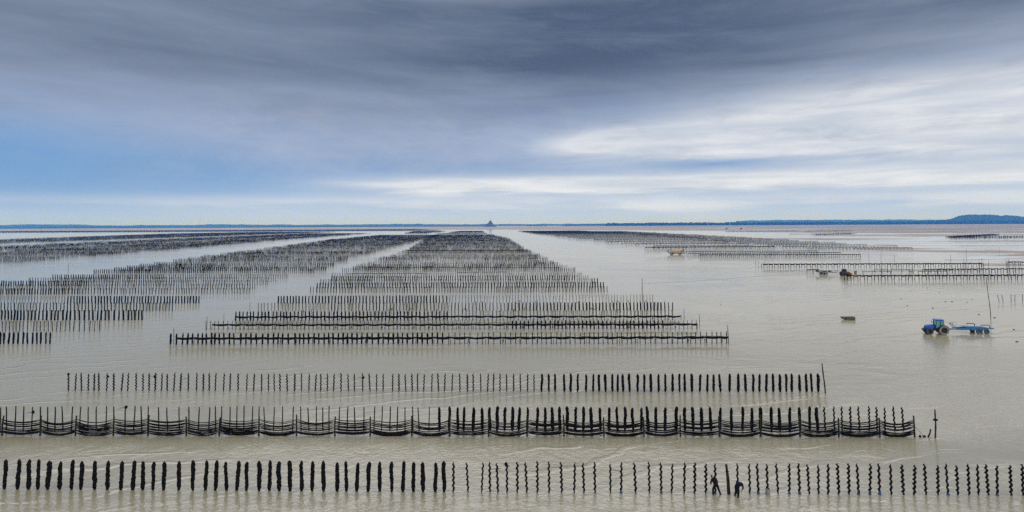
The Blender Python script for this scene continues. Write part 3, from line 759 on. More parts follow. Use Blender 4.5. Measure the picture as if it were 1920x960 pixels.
# right-hand far blocks: every row a rack
def rack_rows(left, right, ys, labelf, r=0.16, step=5.0, sr=0.1):
    L, Rr = edge_px(left), edge_px(right); k = 0
    for Yc in ys:
        xl, xr = lerp_edge(L, Yc) + rnd.uniform(-6, 6), lerp_edge(Rr, Yc) + rnd.uniform(-8, 8)
        if xr - xl < 8: continue
        k += 1
        mb = MB(); x = xl; prev = None
        while x < xr:
            y = -0.022 * (x - xl)
            for q in (-0.45, 0.45):
                mb.cur = 0; mb.tube([(x + q, y, -0.3), (x + q, y, 1.8 + rnd.uniform(0, .3))], sr, 4, False)
            if prev is not None:
                mb.cur = 1; mx = (x + prev[0]) / 2; s = rnd.uniform(0.05, 0.2)
                mb.tube([(prev[0], prev[1], 1.75), (mx, (y + prev[1]) / 2, 1.75 - s), (x, y, 1.75)], [r * 0.6, r * rnd.uniform(.8, 1.5), r * 0.6], 4, False)
            prev = (x, y); x += step * rnd.uniform(0.8, 1.2)
        o = mb.build('rope_rack', ['farwood', 'farrope'], loc=(0, Yc, 0))
        tag(o, labelf(k), 'rope rack', 'rope frames on paired stakes at the right')
D1L = [(1250, 468), (1200, 462), (1125, 453), (1070, 446.5), (1020, 440), (975, 434)]
D1R = [(1530, 474.5), (1450, 467), (1365, 455), (1260, 443), (1170, 437.5), (1080, 433)]
D2L = [(1890, 497), (1500, 467), (1375, 456.5), (1280, 446.5), (1180, 439), (1100, 434)]
D2R = [(1990, 482), (1752, 469.5), (1600, 459), (1430, 448.2), (1290, 440.5), (1165, 434)]
D1Y = [y for i, y in enumerate(ROWS_Y) if 560 < y < 2250 and (i % 5 in (0, 2) or y > 1500)]; D2Y = [y for y in np.arange(535, 2000, 42)]
rack_rows(D1L, D1R, [y for y in D1Y if y < 2200], lambda k: f'{ordinal(k)} nearest rope frame line above the boat with yellow load', step=4.0, r=0.2, sr=0.13)
rack_rows(D2L, D2R, D2Y, lambda k: f'{ordinal(k)} nearest frame line of the dense dark block at the right', step=3.0, r=0.22, sr=0.14)
def dense(nm_label, x0, x1, y0, y1, rows=5, dy=6, h=2.4):
    P0, P1 = G(x0, y0), G(x1, y1); mb = MB(); L = (P1 - P0).length; n = int(L / 2.6)
    for j in range(rows):
        for i in range(n):
            t = (i + rnd.random()) / n; p = P0.lerp(P1, t) - P0
            mb.tube([(p.x, p.y + j * dy, -0.2), (p.x, p.y + j * dy, h * rnd.uniform(0.55, 1.1))], 0.22, 3, False)
    o = mb.build('post_bank', 'farwood', loc=P0)
    tag(o, nm_label, 'post rows', 'dense banks of posts far off at the right')
dense('thick black bank of posts at the right edge, front line', 1788, 1930, 446.8, 445.2, 4, 4, 3.0)
dense('black bank of posts slanting up from the front line at the right', 1788, 1874, 445.6, 440.8, 4, 6, 2.6)
dense('dark bank of posts far off above the dense right block', 1531, 1606, 440.6, 438.8, 4, 8, 2.6)
dense('dark bank of posts, leftmost of the far ones at the right', 1366, 1500, 434.3, 433.6, 4, 14, 2.8)
dense('dark bank of posts, between the two other far ones at the right', 1514, 1600, 434.2, 433.2, 3, 14, 2.8)

# ------------------------------------------------------------------ vehicles
def wheel(parent, x, y, r, w, tyre='rubber', rim='black', lug=True, side=-1, hub=0.55):
    mb = MB(); mb.lathe([(r * hub, -w / 2 * .8), (r * 0.90, -w / 2), (r * 0.975, -w / 2 * .8), (r * 0.975, w / 2 * .8), (r * 0.90, w / 2), (r * hub, w / 2 * .8)], (x, y, r), n=28)
    if lug:
        for k in range(22):
            a = 2 * math.pi * k / 22
            for s in (-1, 1):
                rot = Matrix.Rotation(-a, 3, 'Y') @ Matrix.Rotation(s * 0.5, 3, 'Z')
                c = Vector((x, y + s * w * 0.22, r)) + Matrix.Rotation(-a, 3, 'Y') @ Vector((r * 0.97, 0, 0))
                mb.box(c, (r * 0.07, w * 0.5, r * 0.06), rot)
    t = mb.build('wheel', tyre, parent)
    mb = MB(); d = w * 0.30
    mb.lathe([(0.001, side * d * 0.6), (r * 0.16, side * d * 0.6), (r * 0.2, side * d * 0.2), (r * (hub - .1), side * d * 0.15), (r * (hub + 0.01), side * w * .42), (r * (hub + 0.01), -side * w * .42), (r * (hub - .1), -side * d * .3), (0.001, -side * d * .3)], (x, y, r), n=24)
    mb.build('rim', rim, t)
    return t
def tractor(name, label, loc, rz, paint, rearrim='black', reartyre='mudrubber', glass='glass'):
    """faces -x; length about 4.9 m"""
    t = thing(name, label, 'tractor', loc, rz)
    mb = MB(); prof = [(-2.15, 1.0), (-2.25, 1.25), (-2.2, 1.62), (-1.95, 1.80), (-1.2, 1.90), (-0.45, 1.98), (-0.45, 1.12), (-1.9, 0.98)]
    mb.prism(prof[::-1], -0.40, 0.40)
    o = mb.build('hood', paint, t); b = o.modifiers.new('b', 'BEVEL'); b.width = 0.08; b.segments = 3
    mb = MB(); mb.box((-2.22, 0, 1.34), (0.06, 0.56, 0.44)); mb.build('grille', 'black', t)
    for s in (-1, 1):
        mb = MB(); mb.box((-2.255, s * 0.20, 1.62), (0.05, 0.16, 0.09)); mb.build('headlight', 'steel', t)
    mb = MB(); mb.box((-1.3, 0, 0.88), (1.9, 0.5, 0.34)); mb.box((0.45, 0, 0.95), (1.9, 0.62, 0.55)); mb.box((-1.6, 0, 0.66), (0.22, 1.4, 0.2)); mb.box((0.9, 0, 0.84), (0.3, 1.5, 0.28))
    mb.box((-0.35, -0.42, 1.0), (0.7, 0.35, 0.5)); mb.box((-0.35, 0.42, 1.0), (0.7, 0.35, 0.5)); mb.build('chassis', 'black', t)
    mb = MB(); mb.box((-2.45, 0, 0.88), (0.38, 0.95, 0.42)); o = mb.build('front_weight', 'black', t); b = o.modifiers.new('b', 'BEVEL'); b.width = 0.04
    # cab
    cab = MB(); w = 0.72
    P = lambda x, y, z: Vector((x, y, z))
    cor = [(-0.45, 1.25, -0.30, 2.85), (1.10, 1.75, 0.98, 2.85), (0.42, 1.25, 0.45, 2.85)]
    for x0, z0, x1, z1 in cor:
        for s in (-1, 1): cab.tube([(x0, s * w, z0), (x1, s * (w - 0.04), z1)], 0.05, 5)
    cab.box((0.35, 0, 1.28), (1.5, 1.4, 0.10)); cab.box((0.34, 0, 2.84), (1.38, 1.42, 0.07))
    cab.build('cab_frame', 'black', t)
    mb = MB(); mb.prism([(-0.40, 1.33), (1.04, 1.72), (0.94, 2.80), (-0.26, 2.80)][::-1], -w + 0.06, w - 0.06); mb.build('cab_window', glass, t)
    mb = MB(); mb.box((0.30, 0, 2.97), (1.78, 1.56, 0.19), taper=(0.88, 0.88)); o = mb.build('cab_roof', paint, t); b = o.modifiers.new('b', 'BEVEL'); b.width = 0.06; b.segments = 3
    mb = MB(); mb.tube([(-0.70, -0.46, 1.7), (-0.70, -0.46, 2.75), (-0.76, -0.46, 2.85)], 0.06, 8); mb.build('exhaust', 'black', t)
    for s in (-1, 1):
        mb = MB(); mb.tube([(-0.35, s * 0.75, 2.5), (-0.5, s * 1.08, 2.5)], 0.02, 4); mb.box((-0.5, s * 1.1, 2.35), (0.05, 0.2, 0.34)); mb.build('mirror', 'black', t)
        # rear fender
        pr = []
        for k in range(9):
            a = math.radians(20 + 150 * k / 8); pr.append((0.95 + 1.02 * math.cos(a), 0.93 + 1.02 * math.sin(a)))
        pr += [(0.95 + 0.95 * math.cos(math.radians(20 + 150 * k / 8)), 0.93 + 0.95 * math.sin(math.radians(20 + 150 * k / 8))) for k in range(8, -1, -1)]
        mb = MB(); mb.prism(pr, s * 0.62 - 0.02, s * 1.14); mb.build('fender', 'black', t)
        pr = []
        wheel(t, -1.6, s * 0.86, 0.66, 0.44, 'rubber', 'black', True, s)
        wheel(t, 0.95, s * 0.90, 0.92, 0.52, reartyre, rearrim, True, s, 0.62)
    mb = MB(); mb.box((1.55, 0, 0.75), (0.5, 0.12, 0.12)); mb.build('drawbar', 'black', t)
    return t
def trailer(name, label, loc, rz, paint, L=7.6, group=None):
    """drawbar at x=0, runs towards +x"""
    t = thing(name, label, 'trailer', loc, rz)
    mb = MB()
    for s in (-1, 1):
        mb.prism([(1.2, 0.80), (1.2, 1.0), (3.0, 1.22), (L, 1.30), (L, 1.0), (3.0, 0.78)][::-1], s * 0.80 - 0.07, s * 0.80 + 0.07)
        mb.tube([(0, 0, 0.72), (1.25, s * 0.80, 0.88)], 0.08, 5)
    for k in range(8): mb.box((1.5 + k * (L - 1.7) / 7, 0, 1.02), (0.12, 1.5, 0.1))
    o = mb.build('chassis', paint, t)
    for k in range(12):
        mb = MB(); x = 3.1 + k * (L - 3.2) / 12; mb.box((x + 0.2, 0, 1.33 + rnd.uniform(-.004, .004)), ((L - 3.2) / 12 - 0.03, 1.5, 0.05)); mb.build('deck_plank', paint, t)
    mb = MB(); mb.tube([(1.5, -0.5, 0.95), (0.55, -0.5, 2.0)], 0.07, 5); mb.tube([(1.5, 0.5, 0.95), (0.55, 0.5, 2.0)], 0.07, 5); mb.tube([(0.55, -0.55, 2.0), (0.55, 0.55, 2.0)], 0.07, 5); mb.build('head_frame', paint, t)
    for y, x0, x1, h in ((-0.9, 1.3, 3.4, 1.75), (0.9, 0.9, 2.2, 2.05)):
        mb = MB(); mb.tube([(x0, y, h), (x1 - 0.1, y, h), (x1, y, h - 0.15), (x1, y, 1.15)], 0.035, 5); mb.tube([((x0 + x1) / 2, y, h), ((x0 + x1) / 2, y, 1.1)], 0.03, 5); mb.build('handrail', 'steel', t)
    for y, x0, x1 in ((-1.05, L - 1.2, L + 0.4), (1.05, L - 2.7, L - 1.2)):
        mb = MB(); mb.tube([(x0 - 0.1, y, 1.75), (x0, y, 1.85), (x1 - 0.15, y, 1.85), (x1, y, 1.7), (x1 + 0.05, y, 1.2)], 0.09, 6); mb.build('guard_rail', 'rust', t)
    mb = MB(); mb.prism([(L - 3.2, 0.78), (L - 3.2, 1.24), (L - 0.2, 1.24), (L + 0.3, 0.95), (L - 0.2, 0.78)][::-1], -0.98, -0.88); mb.build('side_plate', paint, t)
    mb = MB(); mb.box((L + 0.85, 0, 1.05), (1.6, 0.5, 0.14)); mb.box((L + 0.85, -0.7, 1.05), (1.5, 0.12, 0.14)); mb.build('tail_beam', paint, t)
    for x in (L - 0.15, L - 1.75):
        for s in (-1, 1): wheel(t, x, s * 0.98, 0.50, 0.34, 'rubber', paint, False, s)
    return t
P = G(1764, 627.6); rzT = R(4)
P = Vector((P.x, P.y + 0.9, 0))
tractor('tractor', 'blue tractor with green-tinted cab facing left in shallow water', P + Vector((-0.15, 0, 0)), R(-13), 'blue')
P2 = G(1775.5, 624.5)
trailer('boat_trailer', 'long low blue trailer with handrails hitched behind the blue tractor', P2 + Vector((0.7, 0.6, -0.1)), R(-4), 'tblue', 7.2)

# second tractor with loaded trailer in the right frames
def zflip(o): pass
P = G(1583, 517.5)
t2 = tractor('tractor', 'small dark tractor with red bonnet among the right-hand rope frames', P + Vector((0.3, 0, 0)), R(180 + 4), 'red', 'black', 'rubber', 'black')
for c in t2.children:
    if c.name.startswith('cab_roof'): c.data.materials[0] = M['black']
mb = MB(); mb.box((-2.9, 0, 0.8), (0.7, 1.6, 1.0)); mb.build('front_box', 'yellow', t2)
P = G(1574, 515)
tr2 = trailer('cargo_trailer', 'low pale trailer loaded with gear, hitched left of the dark and red tractor', P, R(180), 'hull', 8.0)
P3 = G(1556, 516.5)
for i, (dx, w, h, c, l) in enumerate(((-3.6, 1.1, 0.9, 'navy', 'dark blue bundle at the far left end of the pale loaded trailer'), (-2.2, 1.2, 0.75, 'cloth', 'grey-green sack on the left half of the pale loaded trailer'), (-0.2, 1.8, 0.6, 'black', 'black bundle in the middle of the pale loaded trailer'), (2.0, 1.3, 0.7, 'sleeve', 'blue-green crate pile near the tractor end of the pale loaded trailer'))):
    mb = MB(); mb.blob((0, 0, h * 0.45), h * 0.75, 2, i, (w / h * 0.8, 0.9, 0.6)); mb.box((0, 0, h * 0.3), (w * 0.8, 1.2, h * 0.6), taper=(0.85, 0.85))
    tag(mb.build('cargo_bundle', c, loc=(P3.x + dx, tr2.location.y, 1.36)), l, 'cargo')

# amphibious work boat with yellow load
def workboat(loc, rz):
    t = thing('work_boat', 'grey wheeled work boat with raised bow among the right-hand frames', 'boat', loc, rz)
    secs = []; n = 12; L = 13.0
    for i in range(n + 1):
        u = i / n; x = -L / 2 + L * u
        wb = 2.0 * min(1, 0.35 + 1.8 * u); zb = 0.55 + 1.3 * max(0, 1 - u * 4) ** 1.5; zt = 1.75 + 1.3 * max(0, 1 - u * 3.2) ** 1.4
        secs.append([(x, -wb, zt), (x, -wb * 0.94, zb + 0.25), (x, -wb * 0.6, zb), (x, wb * 0.6, zb), (x, wb * 0.94, zb + 0.25), (x, wb, zt), (x, wb - 0.12, zt), (x, wb * 0.85, 1.45 if u > .12 else zt - .05), (x, -wb * 0.85, 1.45 if u > .12 else zt - .05), (x, -wb + 0.12, zt)])
    mb = MB(); m = 10; v = [p for s_ in secs for p in s_]; f = []
    for i in range(n):
        for k in range(m): f.append((i * m + k, i * m + (k + 1) % m, (i + 1) * m + (k + 1) % m, (i + 1) * m + k))
    f += [tuple(range(m)), tuple(range(n * m, n * m + m))]
    mb.add(v, f); mb.build('hull', 'hull', t)
    for x in (-2.9, 3.2):
        for s in (-1, 1): wheel(t, x, s * 1.85, 0.78, 0.5, 'rubber', 'rust', False, s)
    mb = MB()
    for s in (-1, 1): mb.tube([(-5.9, s * 1.0, 2.8), (-4.6, s * 1.2, 3.9), (-3.2, s * 1.2, 3.7), (-3.6, s * 1.4, 1.7)], 0.10, 5)
    mb.tube([(-4.6, -1.2, 3.9), (-4.6, 1.2, 3.9)], 0.1, 5); mb.build('bow_frame', 'black', t)
    mb = MB(); mb.box((5.3, 0, 2.35), (1.4, 2.2, 1.8)); o = mb.build('cabin', 'hull', t); mb = MB(); mb.box((5.3, -1.11, 2.75), (1.0, 0.04, 0.6)); mb.box((4.59, 0, 2.75), (0.04, 1.8, 0.6)); mb.build('window', 'black', o)
    mb = MB(); mb.tube([(6.2, 0.8, 1.6), (6.2, 0.8, 4.6)], 0.1, 5); mb.tube([(6.2, -1.2, 1.6), (6.2, -1.2, 4.2)], 0.14, 5); mb.build('mast', 'rust', t)
    return t
P = G(1268, 477.5); wb = workboat((P.x, P.y + 2, 0), R(3))
for i, (dx, w, h, c, l) in enumerate(((-1.6, 1.9, 1.2, 'orange', 'orange bin, left one on the grey work boat'), (0.5, 2.0, 1.55, 'yellow', 'pale yellow bin, middle one on the grey work boat'), (2.7, 1.8, 1.5, 'orange', 'dark yellow bin beside the cabin of the grey work boat'))):
    mb = MB(); mb.box((0, 0, h / 2), (w, 2.2, h), taper=(1.08, 1.05)); mb.blob((0, 0, h), 0.75, 2, i, (1.1, 1.1, 0.5))
    tag(mb.build('mussel_bin', c, loc=(P.x + dx, P.y + 2, 1.46)), l, 'bin', 'coloured bins on the grey work boat')
# skiff
P = G(1592, 600.5)
t = thing('skiff', 'small weathered flat skiff lying empty in the shallows left of the blue tractor', 'boat', P + Vector((0, 0.7, 0)), R(-8))
n = 12; L = 3.1; v = []; m = 4; f = []
for i in range(n + 1):
    u = i / n; x = -L / 2 + L * u
    w = 0.68 * min(1, (0.06 + u * 1.9) ** 0.7); zb = -0.05 + 0.55 * max(0, 0.45 - u) ** 1.3 * 2; zt = 0.62 + 0.12 * max(0, .5 - u) * 2 + 0.10 * u
    if u < 0.01: zb = 0.6
    v += [(x, -w, zt), (x, -w * .8, zb), (x, w * .8, zb), (x, w, zt)]
for i in range(n):
    for k in range(3): f.append((i * 4 + k, i * 4 + k + 1, (i + 1) * 4 + k + 1, (i + 1) * 4 + k))
f.append((n * 4, n * 4 + 1, n * 4 + 2, n * 4 + 3)); f.append((0, 1, 2, 3))
me = mesh('hull', v, f, 'skiff'); o = link('hull', me, t); s_ = o.modifiers.new('s', 'SOLIDIFY'); s_.thickness = 0.05
for x in (-0.3, 0.6):
    mb = MB(); mb.box((x, 0, 0.48), (0.24, 1.22, 0.04)); mb.build('thwart', 'skiffin', t)
mb = MB(); mb.box((-1.05, 0, 0.64), (0.62, 0.62, 0.05), taper=(0.8, 0.8)); mb.build('bow_deck', 'skiff', t)

# small dark stones and weed lumps lying on the wet sand at the right
spots = [(1739, 540), (1773, 566), (1785, 566), (1749, 578), (1689, 560), (1701, 573), (1813, 567), (1822, 561), (1835, 590), (1901, 618), (1907, 641), (1865, 596), (1761, 549), (1677, 532), (1352, 571)]
for i, (px, py) in enumerate(sorted(spots)):
    P = G(px, py); mb = MB(); mb.blob((0, 0, 0.04), rnd.uniform(0.10, 0.2), 1, i, (1.6, 1.2, 0.7))
    tag(mb.build('weed_lump', 'wood', loc=P), f'{ordinal(i + 1)} small dark weed lump from the left on the wet sand around the trailer', 'weed', 'small weed lumps on the wet sand at the right')
# small far vehicles as two dots on the flats
for px, l in ((1362, 'left of two tiny dark vehicles far out on the sand'), (1389, 'right of two tiny dark vehicles far out on the sand')):
    P = G(px, 429.8, 0.07); mb = MB(); mb.box((0, 0, 2.0), (9, 4, 2.4)); mb.box((2.5, 0, 4.2), (4, 3.5, 2.4), taper=(0.8, 0.9))
    for s in (-3, 3): mb.lathe([(0.01, -2.4), (1.3, -2.4), (1.3, 2.4), (0.01, 2.4)], (s, 0, 1.35), n=10)
    tag(mb.build('far_vehicle', 'black', loc=P), l, 'vehicle', 'tiny vehicles far out on the sand')

# ------------------------------------------------------------------ people
def skinned(name, pts, edges, rad, mat, parent=None, sub=2):
    me = bpy.data.meshes.new(name); me.from_pydata(pts, edges, []); me.materials.append(M[mat])
    o = link(name, me, parent); md = o.modifiers.new('skin', 'SKIN'); md.use_smooth_shade = True
    sv = me.skin_vertices[0].data
    for i, r in enumerate(rad):
        sv[i].radius = (r, r) if not isinstance(r, tuple) else r; sv[i].use_root = (i == 0)
    s = o.modifiers.new('sub', 'SUBSURF'); s.levels = 1; s.render_levels = sub
    return o
def person(label, loc, rz, J, top, legs, headgear, gloves=None):
    """J: joints in metres, figure facing +x"""
    t = thing('person', label, 'person', loc, rz)
    names = list(J); idx = {k: i for i, k in enumerate(names)}
    pts = [J[k] for k in names]
    rad = {'pelvis': (0.12, 0.10), 'waist': (0.11, 0.09), 'chest': (0.13, 0.10), 'neck0': 0.06, 'neck': 0.058, 'hipL': 0.095, 'hipR': 0.095, 'kneeL': 0.065, 'kneeR': 0.065, 'ankL': 0.045, 'ankR': 0.045,
           'toeL': 0.04, 'toeR': 0.04, 'shL': 0.07, 'shR': 0.07, 'elL': 0.045, 'elR': 0.045, 'wrL': 0.030, 'wrR': 0.030, 'paL': (0.042, 0.02), 'paR': (0.042, 0.02)}
    ed = [('pelvis', 'waist'), ('waist', 'chest'), ('chest', 'neck0'), ('neck0', 'neck'), ('pelvis', 'hipL'), ('pelvis', 'hipR'), ('hipL', 'kneeL'), ('hipR', 'kneeR'), ('kneeL', 'ankL'), ('kneeR', 'ankR'), ('ankL', 'toeL'), ('ankR', 'toeR'),
          ('chest', 'shL'), ('chest', 'shR'), ('shL', 'elL'), ('shR', 'elR'), ('elL', 'wrL'), ('elR', 'wrR'), ('wrL', 'paL'), ('wrR', 'paR')]
    R_ = [rad[k] for k in names]; Ed = [(idx[a], idx[b]) for a, b in ed]
    # five fingers on each hand
    for s in 'LR':
        w = Vector(J['wr' + s]); p = Vector(J['pa' + s]); d = (p - w).normalized(); side = d.cross(Vector((1, 0.3, 0.1))).normalized(); bend = d.cross(side)
        for k, (off, ln) in enumerate(((-0.032, 0.075), (-0.011, 0.085), (0.011, 0.08), (0.030, 0.062))):
            a = p + side * off + d * 0.035; b = a + d * ln * 0.55 + bend * 0.012; c = b + d * ln * 0.35 + bend * 0.032
            n = len(pts); pts += [tuple(a), tuple(b), tuple(c)]; R_ += [0.011, 0.0095, 0.008]; Ed += [(idx['pa' + s], n), (n, n + 1), (n + 1, n + 2)]
        a = w.lerp(p, 0.5) + side * -0.04; b = a + (d * 0.7 - side).normalized() * 0.035 + bend * 0.01
        n = len(pts); pts += [tuple(a), tuple(b)]; R_ += [0.014, 0.010]; Ed += [(idx['wr' + s], n), (n, n + 1)]
    skinned('body', pts, Ed, R_, 'skin', t)
    # trousers / waders
    ks = ['pelvis', 'hipL', 'hipR', 'kneeL', 'kneeR', 'ankL', 'ankR', 'toeL', 'toeR', 'waist']
    gi = {k: i for i, k in enumerate(ks)}
    skinned('waders', [J[k] for k in ks], [(gi[a], gi[b]) for a, b in (('pelvis', 'hipL'), ('pelvis', 'hipR'), ('hipL', 'kneeL'), ('hipR', 'kneeR'), ('kneeL', 'ankL'), ('kneeR', 'ankR'), ('ankL', 'toeL'), ('ankR', 'toeR'), ('pelvis', 'waist'))],
            [(0.20, 0.18), 0.13, 0.13, 0.095, 0.095, 0.08, 0.08, 0.06, 0.06, (0.17, 0.15)], legs, t)
    ks = ['hem', 'waist', 'chest', 'neck0', 'shL', 'shR', 'elL', 'elR', 'wL', 'wR']
    J2 = dict(J); J2['hem'] = tuple(Vector(J['pelvis']).lerp(Vector(J['waist']), 0.15))
    for s in 'LR': J2['w' + s] = tuple(Vector(J['el' + s]).lerp(Vector(J['wr' + s]), 0.85))
    gi = {k: i for i, k in enumerate(ks)}
    skinned('jacket', [J2[k] for k in ks], [(gi[a], gi[b]) for a, b in (('hem', 'waist'), ('waist', 'chest'), ('chest', 'neck0'), ('chest', 'shL'), ('chest', 'shR'), ('shL', 'elL'), ('shR', 'elR'), ('elL', 'wL'), ('elR', 'wR'))],
            [(0.23, 0.21), (0.215, 0.19), (0.23, 0.19), 0.10, 0.115, 0.115, 0.062, 0.062, 0.045, 0.045], top, t)
    nk = Vector(J['neck']); hd = (nk - Vector(J['neck0'])).normalized(); face = Vector(J['face']) if 'face' in J else Vector((1, 0, 0))
    return t
def head(t, c, face, gear):
    """head with nose, ears, eyes and mouth facing `face`"""
    c = Vector(c); fz = Vector(face).normalized(); up = Vector((0, 0, 1)); up = (up - fz * up.dot(fz)).normalized(); sd = fz.cross(up)
    rot = Matrix((fz, -sd, up)).transposed()
    bm = bmesh.new(); bmesh.ops.create_uvsphere(bm, u_segments=20, v_segments=14, radius=1)
    for q in bm.verts:
        x, y, z = q.co; jaw = 1 - 0.28 * max(0, -z) ** 1.2
        p = Vector((x * 0.098 * jaw + (0.014 if z < -0.3 and x > 0 else 0), y * 0.076 * jaw, z * 0.118))
        if x > 0.9 and abs(y) < 0.3: p.x += 0.0
        q.co = p
    for v in bm.verts:
        if abs(v.co.y) < 0.012 and -0.035 < v.co.z < 0.0 and v.co.x > 0.07: v.co.x += 0.022
    bmesh.ops.transform(bm, matrix=Matrix.Translation(c) @ rot.to_4x4(), verts=bm.verts)
    me = bpy.data.meshes.new('head'); bm.to_mesh(me); bm.free(); me.materials.append(M['skin']); me.polygons.foreach_set('use_smooth', [True] * len(me.polygons))
    h = link('head', me, t)
    L = lambda p: c + rot @ Vector(p)
    for s in (-1, 1):
        mb = MB(); mb.blob(L((0.0, s * 0.08, -0.01)), 0.026, 1, 0, (0.7, 0.7, 1.2)); mb.build('ear', 'skin', h, True)
        mb = MB(); mb.blob(L((0.088, s * 0.032, 0.008)), 0.012, 1); mb.build('eye', 'hair', h, True)
    mb = MB(); mb.tube([L((0.088, -0.024, -0.062)), L((0.097, 0, -0.062)), L((0.088, 0.024, -0.062))], 0.006, 5); mb.build('mouth', 'glove', h)
    bm = bmesh.new(); bmesh.ops.create_uvsphere(bm, u_segments=18, v_segments=12, radius=1)
    for q in bm.verts: q.co = Vector((q.co.x * 0.108 - 0.010, q.co.y * 0.086, q.co.z * 0.126 + 0.006))
    bmesh.ops.delete(bm, geom=[v for v in bm.verts if v.co.z < (0.028 if v.co.x > 0.0 else -0.045)], context='VERTS')
    bmesh.ops.transform(bm, matrix=Matrix.Translation(c) @ rot.to_4x4(), verts=bm.verts)
    me = bpy.data.meshes.new('hair'); bm.to_mesh(me); bm.free(); me.materials.append(M[gear]); link('hair' if gear == 'hair' else 'cap', me, t)
# worker bent at a post, back towards us, legs astride
J = dict(pelvis=(0, 0, 0.80), waist=(0.10, 0, 0.98), chest=(0.26, 0, 1.14), neck0=(0.38, 0, 1.24), neck=(0.44, 0, 1.28), hipL=(0, 0.13, 0.76), hipR=(0, -0.13, 0.76),
         kneeL=(0.12, 0.24, 0.38), kneeR=(0.08, -0.28, 0.38), ankL=(-0.02, 0.30, -0.05), ankR=(-0.08, -0.40, -0.05), toeL=(0.14, 0.33, -0.10), toeR=(0.08, -0.44, -0.10),
         shL=(0.30, 0.20, 1.14), shR=(0.30, -0.20, 1.14), elL=(0.30, 0.34, 0.86), elR=(0.34, -0.36, 0.88), wrL=(0.48, 0.20, 0.72), wrR=(0.42, -0.34, 0.64), paL=(0.55, 0.13, 0.69), paR=(0.46, -0.30, 0.56))
P = G(1343, 927.5)
p1 = person('worker in dark red jacket, legs astride, stooping at a roped post in the nearest row', P, R(104), J, 'darkred', 'wader', 'hair')
head(p1, (0.50, 0.10, 1.33), (0.9, 0.3, -0.35), 'hair')
mb = MB(); mb.blob((0.40, -0.36, 0.70), 0.075, 2, 1, (0.9, 0.9, 1.5)); mb.build('orange_cuff', 'glove', p1)
J = dict(pelvis=(0, 0, 0.86), waist=(0.16, 0, 0.97), chest=(0.38, 0, 1.03), neck0=(0.53, 0, 1.02), neck=(0.60, 0, 1.0), hipL=(0, 0.12, 0.80), hipR=(0, -0.12, 0.80),
         kneeL=(0.10, 0.19, 0.38), kneeR=(0.04, -0.18, 0.38), ankL=(-0.02, 0.22, -0.05), ankR=(-0.06, -0.20, -0.05), toeL=(0.14, 0.24, -0.10), toeR=(0.10, -0.22, -0.10),
         shL=(0.42, 0.20, 0.98), shR=(0.42, -0.20, 0.98), elL=(0.46, 0.26, 0.70), elR=(0.50, -0.24, 0.70), wrL=(0.42, 0.16, 0.48), wrR=(0.44, -0.12, 0.48), paL=(0.42, 0.12, 0.40), paR=(0.44, -0.08, 0.40))
P = G(1381.5, 931)
p2 = person('worker in navy top and white cap, bent double over the foot of a roped post', P, R(22), J, 'navy', 'wader', 'cap')
head(p2, (0.66, 0.0, 0.98), (0.45, 0.0, -0.9), 'cap')
# the plain double post between them, and the tarpaulin round the foot of a post
P = G(1366.5, 926.5)
t = thing('split_post', 'thick plain leaning post of two halves between the two workers', 'post', P)
for s in (-1, 1):
    mb = MB(); mb.tube([(s * 0.075 + 0.02, 0, -0.4), (s * 0.065 - 0.04, 0.02, 1.3), (s * 0.03 - 0.17, 0, 2.5)], [0.075, 0.07, 0.06], 8); mb.build('post_half', 'wood', t)
mb = MB()
for z in (0.5, 1.2, 1.9): mb.tube([(-0.16 - 0.06 * z + 0.03, 0, z), (0.0, -0.1, z + 0.02), (0.14 - 0.06 * z, 0, z)], 0.03, 5)
mb.build('lashing', 'rope', t)
mb = MB(); P = G(1439.5, 927)
mb.v = []; n = 18
vs = []; fs = []
for i in range(5):
    z = -0.05 + 0.55 * i / 4
    for k in range(n):
        a = 2 * math.pi * k / n; r = (0.20 + 0.03 * math.sin(3 * a + i)) * (1 - 0.18 * i / 4); vs.append((r * math.cos(a), r * math.sin(a), z + 0.03 * math.sin(2 * a)))
for i in range(4):
    for k in range(n): fs.append((i * n + k, i * n + (k + 1) % n, (i + 1) * n + (k + 1) % n, (i + 1) * n + k))
mb.add(vs, fs)
tag(mb.build('mesh_basket', 'cloth', loc=P, smooth=True), 'small grey mesh basket round the foot of a roped post right of the workers', 'basket')

# frayed weed and clumps on some of the thin posts
for row, n in ((row3, 16), (row2, 4), (row1, 6)):
    c = [o for x, k, o in row if o is not None and k != 'fat']
    for o in rnd.sample(c, n):
        z = rnd.uniform(1.7, 2.4); mb = MB()
        if rnd.random() < 0.35: mb.blob((0.10, 0, z), 0.15, 2, z * 9, (1.1, 1, 1.3))
        a = rnd.uniform(-0.5, 0.5); d = rnd.choice((-1, 1))
        mb.tube([(0, 0, z), (d * 0.35, a * .4, z + 0.06), (d * rnd.uniform(0.5, 1.0), a, z + rnd.uniform(-0.1, 0.05))], [0.03, 0.022, 0.012], 4)
        mb.build('frayed_rope', 'mussel', o)
# ragged gear on stakes between the middle rows
rag = sorted((rnd.uniform(560, 1250), rnd.choice((590, 574)) + rnd.uniform(-2, 2)) for _ in range(34))
for i, (x, y) in enumerate(rag):
    P = G(x, y); mb = MB(); h = rnd.uniform(1.0, 1.7)
    mb.tube([(0, 0, -0.3), (rnd.gauss(0, .1), 0, h)], 0.05, 5)
    mb.tube([(0, 0, h), (rnd.uniform(-.8, .8), 0, h + rnd.uniform(-.3, .1)), (rnd.uniform(-.8, .8), 0, h - rnd.uniform(.3, .8))], 0.045, 4)
    o = mb.build('ragged_stake', 'rope', loc=P)
    tag(o, f'{ordinal(i + 1)} short ragged stake from the left, behind the last rope-banded row', 'stake', 'short ragged stakes behind the rope-banded rows')

